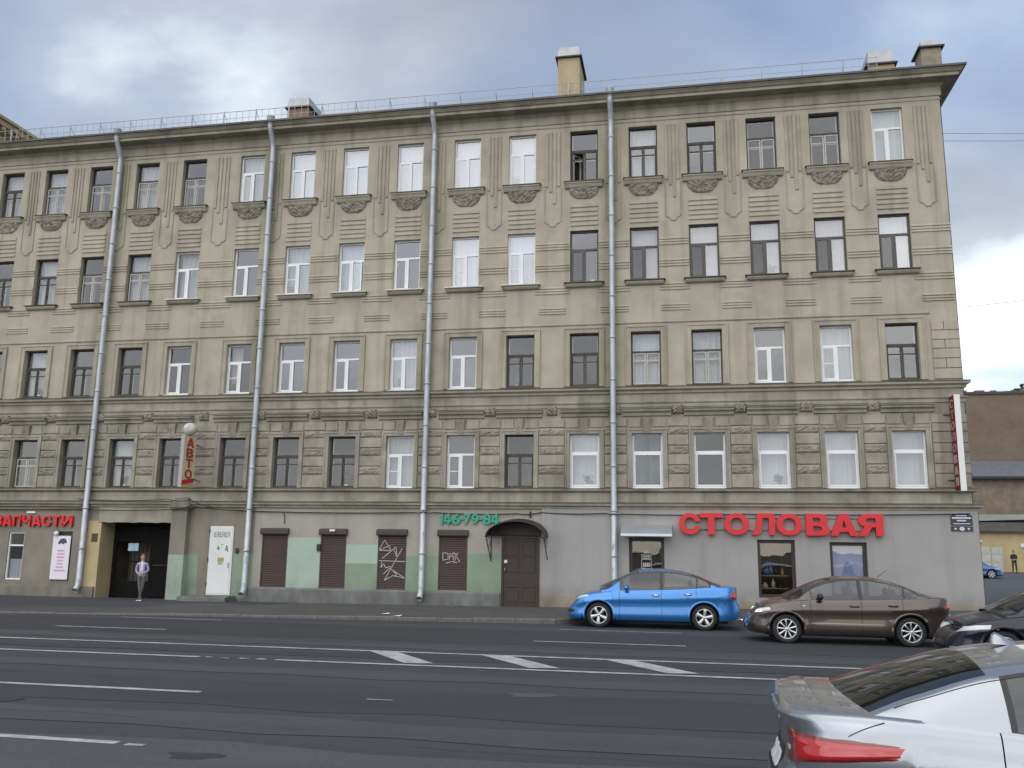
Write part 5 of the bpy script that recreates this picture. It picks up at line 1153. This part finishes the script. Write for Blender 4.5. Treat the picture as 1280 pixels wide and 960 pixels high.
    def wheel(s, xa, sd):
        R = s.Rw; rr = R*s.rimk; y0 = s.S(s.tx(xa), .6)[1]-.03; w = .205
        key = ('wheel', s.rimtype, round(R, 3), s.rimk)
        if key not in FM:
            ty = MB().lathe([(-.02, rr*.96), (-.005, rr), (-.0, R*.86), (-.02, R*.965), (-.045, R*.995), (-w/2, R), (-w+.045, R*.995), (-w+.02, R*.965), (-w, R*.86), (-w+.01, rr*.9)], n=40).mesh('tyre', RUB)
            rm = MB().lathe([(-.005, rr*1.01), (.004, rr*.97), (-.012, rr*.92), (-.05, rr*.88), (-.15, rr*.86)], n=40)
            ns = {'five': 5, 'multi': 9, 'seven': 7}[s.rimtype]
            for k in range(ns):
                a = 2*PI*k/ns+.3; ca, sa = math.cos(a), math.sin(a); wo, wi = {'five': (.27, .15), 'multi': (.13, .06), 'seven': (.16, .09)}[s.rimtype]
                P = []
                for r_, wd, yy in ((rr*.12, wi, -.012), (rr*.45, (wi+wo)/2.3, -.008), (rr*.75, wo*.8, -.004), (rr*.94, wo, -.006)):
                    h = wd*rr; P.append([(ca*r_-sa*q, yy-dy, sa*r_+ca*q) for q, dy in ((-h, .03), (-h*.75, 0), (0, -.004), (h*.75, 0), (h, .03))])
                rm.grid(P, 0, False)
            rm.lathe([(.004, 0), (.002, rr*.14), (-.02, rr*.17), (-.03, rr*.17)], n=16)
            hb = MB().lathe([(-.07, 0), (-.07, rr*.55), (-.08, rr*.6), (-.13, rr*.6), (-.13, rr*.9), (-.15, rr*.9), (-.15, 0)], n=28)
            FM[key] = (ty, rm.mesh('rim', ALU), hb.mesh('wheel', DKW))
        ty, rm, hb = FM[key]
        h = put(hb, 'wheel', s.T, (xa, sd*y0, R), (0, random.uniform(0, 1.2) if sd > 0 else random.uniform(0, 1.2), 0 if sd > 0 else PI))
        put(ty, 'tyre', h); put(rm, 'rim', h)
    def patch(s, name, m, quad, side=1, off=.012, n=10, parent=None, both=False, bulge=.0):
        """quad: 4 (t,z) corners a(b)cd bilinear; lies on the body surface"""
        a, b, c, d = [np.array(q, float) for q in quad]
        for sd in ((1, -1) if both else (side,)):
            P = []
            for i in range(n+1):
                u = i/n; row = []
                for j in range(7):
                    v = j/6; q = (a*(1-u)+b*u)*(1-v)+(d*(1-u)+c*u)*v; e_ = min(1, 6*min(u, 1-u, v, 1-v)); row.append(s.S(q[0], q[1], -.012+(off+.012)*min(1, e_*1.3)+bulge*e_, sd))
                P.append(row)
            MB().grid(P, 0, True).obj(name, m, parent or s.T)
    def seam(s, pts, side=1, r=.0035, name='seam', m=None, off=.001):
        P = []
        for (t0, z0), (t1, z1) in zip(pts, pts[1:]):
            for k in range(6): f = k/6; P.append(s.S(t0+(t1-t0)*f, z0+(z1-z0)*f, off, side))
        P.append(s.S(*pts[-1], off, side)); MB().tube(P, r, 5).obj(name, m or TRIM, s.T)
PROF = [(0, .08), (.06, .035), (.13, .006), (.2, .0), (.34, .012), (.5, .020), (.62, .014), (.73, -.004), (.79, .012), (.9, .03), (.96, .045), (1, .075)]
FEND = [(0, .14), (.08, .05), (.2, .0), (.38, .0), (.5, .03), (.66, .07), (.8, .15), (.92, .26), (1, .36)]
REND = [(0, .12), (.1, .03), (.25, .0), (.42, .0), (.52, .03), (.58, .055), (.75, .075), (.92, .075), (.97, .08), (1, .10)]
base = dict(prof=PROF, fend=FEND, rend=REND, tumble=.33, curv=.14, handle=None, hr=None, hz=.13, mirror=None, rimk=.68)
def sedan(**k):
    d = dict(base); d.update(k); d['handle'] = d['handle'] or d['paint']; d['mirror'] = d['mirror'] or d['paint']; return Car(**d)

# ---- blue sedan parked at the kerb, facing left
blue = paintm('blue_metallic', (.03, .19, .52), .55, .28)
c = sedan(L=4.46, W=1.80, xf=1.33, xr=-1.31, Rw=.315, Ra=.365, paint=blue, glass=G_CAR, rglass=G_CAR, rimtype='five', handle=CHR,
          belt=[(-2.23, 1.05), (-1.9, 1.065), (-1.4, 1.04), (-.6, .985), (.3, .95), (.9, .925), (1.4, .86), (1.8, .79), (2.05, .72), (2.23, .64)],
          bottom=[(-2.23, .30), (-1.8, .24), (-.9, .20), (.9, .20), (1.8, .20), (2.23, .22)], crown=[(-2.2, .015), (-1.7, .03), (.8, .07), (1.4, .075), (2.2, .02)],
          top=[(-1.66, 1.085), (-1.45, 1.175), (-1.15, 1.325), (-.8, 1.43), (-.3, 1.487), (.1, 1.478), (.4, 1.42), (.75, 1.27), (1.25, 1.005)],
          rail=[(-1.70, 1.05), (-1.52, 1.11), (-1.20, 1.255), (-.8, 1.37), (-.3, 1.42), (.1, 1.405), (.4, 1.345), (.75, 1.19), (1.12, .95), (1.25, .93)],
          roofx=(-.98, .28), win=[(-1.44, -1.16), (-1.13, -.30), (-.22, .78)], doors=(.80, -.26, -1.12))
c.build('parked_car', 'bright blue sedan parked at the kerb below the café door', (-.78, -5.42, ROADZ), PI)
c.patch('headlight', HL, [(c.tx(1.52), .78), (c.ty(.52, False), .60), (c.ty(.50, False), .70), (c.tx(1.50), .84)], both=True, off=.008)
c.patch('tail_light', TLR, [(c.tx(-1.88), .78), (c.ty(.62), .72), (c.ty(.60), .98), (c.tx(-2.02), .99)], both=True, off=.010)
c.patch('fog_lamp', TRIM, [(c.tx(1.93), .36), (c.ty(.45, False), .34), (c.ty(.45, False), .46), (c.tx(1.96), .46)], both=True, off=.004)
c.patch('grille', TRIM, [(c.ty(.40, False), .30), (c.nt, .30), (c.nt, .46), (c.ty(.36, False), .46)], both=True, off=.004)
c.patch('number_plate', PLATE, [(c.ty(.26), .62), (0, .62), (0, .73), (c.ty(.26), .73)], both=True, off=.012)
for sd in (1, -1): c.seam([(c.tx(-1.9), .74), (c.tx(-1.72), .58), (c.tx(-1.66), .45)], sd); c.seam([(c.tx(1.0), .94), (c.tx(.98), .75), (c.tx(.97), .68)], sd)
MB().tube([(-2.16, .55, .27), (-2.28, .55, .26)], .03, 10).obj('exhaust', CHR, c.T)

# ---- brown sedan driving left
brown = paintm('brown_metallic', (.060, .045, .040), .5, .28)
c = sedan(L=4.38, W=1.70, xf=1.33, xr=-1.225, Rw=.312, Ra=.36, paint=brown, glass=G_CAR, rglass=G_CAR, rimtype='multi', mirror=TRIM,
          belt=[(-2.19, 1.025), (-1.9, 1.035), (-1.4, 1.01), (-.6, .97), (.3, .945), (.9, .93), (1.4, .885), (1.8, .825), (2.05, .76), (2.19, .68)],
          bottom=[(-2.19, .30), (-1.8, .24), (-.9, .20), (.9, .20), (1.8, .20), (2.19, .21)], crown=[(-2.2, .015), (-1.7, .03), (.8, .06), (1.4, .06), (2.2, .02)],
          top=[(-1.66, 1.055), (-1.45, 1.14), (-1.15, 1.285), (-.8, 1.395), (-.3, 1.455), (.1, 1.445), (.42, 1.385), (.75, 1.245), (1.2, 1.0)],
          rail=[(-1.66, 1.03), (-1.5, 1.075), (-1.2, 1.215), (-.8, 1.33), (-.3, 1.385), (.1, 1.37), (.42, 1.31), (.75, 1.165), (1.08, .945), (1.2, .93)],
          roofx=(-.90, .30), win=[(-1.38, -1.14), (-1.11, -.27), (-.19, .78)], doors=(.82, -.23, -1.08), prof=[(0, .07), (.06, .03), (.16, .0), (.30, .012), (.36, .002), (.40, .0), (.46, .016), (.62, .012), (.73, -.004), (.80, .012), (.9, .03), (.96, .045), (1, .075)])
c.build('moving_car', 'dark brown sedan driving left past the café windows', (3.56, -8.0, ROADZ), PI)
LIT = lampm('headlamp_lit', (.9, .88, .75), ((1, .93, .72), 1.6))
c.patch('headlight', HL, [(c.tx(1.60), .70), (c.ty(.50, False), .60), (c.ty(.47, False), .71), (c.tx(1.62), .78)], both=True, off=.008)
c.patch('lit_bulb', LIT, [(c.tx(1.84), .66), (c.ty(.60, False), .635), (c.ty(.58, False), .70), (c.tx(1.84), .72)], both=True, off=.018)
c.patch('tail_light', TLR, [(c.tx(-1.92), .78), (c.ty(.58), .78), (c.ty(.58), .965), (c.tx(-1.98), .965)], both=True, off=.010)
c.patch('side_moulding_sheen', mat('moulding_sheen', (.24, .205, .19), rough=.3, coat=.5), [(c.tx(-.80), .40), (c.tx(.88), .40), (c.tx(.88), .465), (c.tx(-.80), .465)], both=True, off=.012, n=24)  # moulding strip, its pale tone painting in the reflection along the crease
c.patch('fog_lamp', TRIM, [(c.tx(1.95), .30), (c.ty(.45, False), .30), (c.ty(.45, False), .42), (c.tx(1.95), .42)], both=True, off=.004)
c.patch('grille', TRIM, [(c.ty(.42, False), .58), (c.nt, .56), (c.nt, .66), (c.ty(.42, False), .66)], both=True, off=.006)
c.patch('side_repeater', HL, [(c.tx(1.0), .80), (c.tx(.92), .80), (c.tx(.92), .825), (c.tx(1.0), .825)], both=True, off=.008)
for sd in (1, -1): c.seam([(c.tx(1.02), .93), (c.tx(1.0), .75), (c.tx(.98), .67)], sd)
MB().tube([(-.75, .0, 1.42), (-.98, 0, 1.60)], [.008, .004], 6).obj('antenna', TRIM, c.T)
DRV = MB(); DRV.ell((-.08, .36, 1.18), (.10, .085, .13), 12, 10)
DRV.ell((-.08, .36, .88), (.14, .21, .22), 12, 10); DRV.obj('driver_silhouette', SEAT, c.T) if False else None

# ---- navy car cut by the right edge
navy = mat('navy_paint', (.005, .007, .018), rough=.22, metal=.0, coat=.35, spec=.35)
sp = dict(L=4.55, W=1.80, xf=1.36, xr=-1.30, Rw=.32, Ra=.37, glass=G_CAR, rglass=G_CAR, rimtype='seven',
          belt=[(-2.27, .98), (-1.9, 1.02), (-1.4, 1.00), (-.6, .96), (.3, .93), (.9, .90), (1.4, .84), (1.8, .77), (2.08, .70), (2.27, .62)],
          bottom=[(-2.27, .30), (-1.8, .24), (-.9, .20), (.9, .20), (1.8, .18), (2.27, .20)], crown=[(-2.2, .015), (-1.7, .03), (.8, .07), (1.4, .075), (2.2, .02)],
          top=[(-1.95, 1.04), (-1.6, 1.17), (-1.2, 1.30), (-.8, 1.39), (-.3, 1.445), (.1, 1.43), (.42, 1.36), (.75, 1.22), (1.25, .96)],
          rail=[(-1.95, 1.01), (-1.7, 1.09), (-1.25, 1.235), (-.8, 1.325), (-.3, 1.375), (.1, 1.36), (.42, 1.29), (.75, 1.14), (1.12, .925), (1.25, .91)],
          roofx=(-.92, .28), win=[(-1.52, -1.16), (-1.13, -.30), (-.22, .78)], doors=(.80, -.26, -1.12))
c = sedan(paint=navy, **sp)
c.build('moving_car', 'glossy navy blue car nosing in from the right edge', (6.95, -11.1, ROADZ), PI)
c.patch('headlight', HL, [(c.tx(1.45), .66), (c.ty(.46, False), .55), (c.ty(.44, False), .66), (c.tx(1.35), .76)], both=True, off=.008)
c.patch('fog_lamp', CHR, [(c.tx(1.95), .27), (c.ty(.50, False), .26), (c.ty(.50, False), .34), (c.tx(1.98), .34)], both=True, off=.006)
c.patch('grille', TRIM, [(c.ty(.42, False), .40), (c.nt, .40), (c.nt, .58), (c.ty(.40, False), .58)], both=True, off=.006)
# ---- blue car far down the side street, facing right
c = sedan(paint=paintm('far_blue_paint', (.02, .09, .30), .3, .3), **sp)
c.build('parked_car', 'small blue car half hidden behind the corner in the side street', (19.9, 39.4, .08), 0)
c.patch('headlight', HL, [(c.tx(1.5), .68), (c.ty(.5, False), .58), (c.ty(.5, False), .68), (c.tx(1.45), .76)], both=True, off=.008)

# ---- silver sedan in the foreground, facing right, seen from behind
silver = paintm('silver_metallic', (.31, .325, .36), .75, .25)
c = sedan(L=4.84, W=1.83, xf=1.50, xr=-1.295, Rw=.335, Ra=.375, paint=silver, glass=G_DARK, rglass=G_DARK, rimtype='five', handle=CHR, tumble=.40, curv=.20,
          belt=[(-2.42, 1.045), (-2.2, 1.06), (-1.9, 1.065), (-1.4, 1.04), (-.6, .985), (.3, .945), (.9, .92), (1.5, .86), (1.95, .79), (2.2, .72), (2.42, .62)],
          bottom=[(-2.42, .30), (-1.9, .25), (-.9, .20), (.9, .20), (1.9, .20), (2.42, .22)], crown=[(-2.42, .06), (-2.25, .075), (-1.7, .06), (.8, .07), (1.4, .075), (2.4, .02)],
          top=[(-1.86, 1.11), (-1.5, 1.26), (-1.15, 1.38), (-.7, 1.44), (-.15, 1.465), (.2, 1.435), (.5, 1.375), (.85, 1.24), (1.40, .97)],
          rail=[(-1.86, 1.06), (-1.55, 1.165), (-1.15, 1.295), (-.6, 1.375), (-.15, 1.398), (.2, 1.365), (.5, 1.30), (.85, 1.155), (1.26, .93), (1.40, .92)],
          roofx=(-1.14, .36), win=[(-1.10, -.92), (-.88, -.12), (-.04, .92)], doors=(.98, -.08, -1.20),
          rend=[(0, .14), (.1, .04), (.22, .0), (.40, .0), (.50, .02), (.56, .065), (.75, .10), (.90, .085), (.95, .035), (.985, .02), (1, .05)])
SIL = (2.95, -23.12)
c.build('moving_car', 'silver sedan in the near foreground with large red tail lamp', (SIL[0], SIL[1], ROADZ), -.05)
c.patch('tail_light', TLD, [(c.tx(-1.60), .845), (c.ty(.40), .69), (c.ty(.38), .97), (c.tx(-1.52), .935)], both=True, off=.014, n=24)
c.patch('tail_light_lens', TLR, [(c.tx(-1.63), .860), (c.ty(.60), .725), (c.ty(.57), .95), (c.tx(-1.57), .922)], both=True, off=.020, n=24)
for i, tt in enumerate((.50, .535)):
    c.patch('lamp_reflector', TLW, [(c.ty(tt), .80), (c.ty(tt+.05), .80), (c.ty(tt+.05), .84), (c.ty(tt), .84)], both=True, off=.0185, n=4)
c.patch('number_plate', PLATE, [(c.ty(.27), .62), (0, .62), (0, .75), (c.ty(.27), .75)], both=True, off=.018)
c.patch('plate_recess', TRIM, [(c.ty(.33), .58), (0, .58), (0, .80), (c.ty(.33), .80)], both=True, off=.010)
for sd in (1, -1):
    c.seam([(c.tx(-1.80), 1.04), (c.tx(-1.90), 1.005), (c.tx(-2.0), .955)], sd, .003); c.seam([(c.tx(-1.98), .70), (c.tx(-1.80), .60), (c.tx(-1.72), .52)], sd)
for sd in (1, -1):
    MB().tube([(r_[0][c.nq-2][0], sd*(r_[0][c.nq-2][1]+.001), r_[0][c.nq-2][2]) for r_ in c.R_[3:40]], .003, 5).obj('seam', TRIM, c.T)
fin = MB(); P = []
for u, w, h in ((0, .004, .0), (.03, .016, .02), (.09, .030, .055), (.135, .034, .075), (.155, .03, .06), (.165, .02, .0)):
    P.append([(u, -w, 0), (u, -w*.5, h*.7), (u, 0, h), (u, w*.5, h*.7), (u, w, 0)])
fin.grid([[(-p[0], p[1], p[2]) for p in r_] for r_ in P]).obj('roof_fin', silver, c.T, loc=(-.84, 0, pch(c.top, -.92)-.002), rot=(0, .05, 0))

# groups of like things
for o in COL.objects:
    if o.parent is None and 'category' in o:
        n_ = o.name.split('.')[0]
        gp = {'overhead_wire': 'wires strung across the sky', 'wall_cable': 'cables along the ground floor wall', 'litter': 'scraps of paper by the kerb', 'parked_car': 'cars on the street', 'moving_car': 'cars on the street', 'projecting_sign': 'tall signs jutting from the wall', 'person': 'people on the pavements'}.get(n_)
        if gp: o['group'] = gp
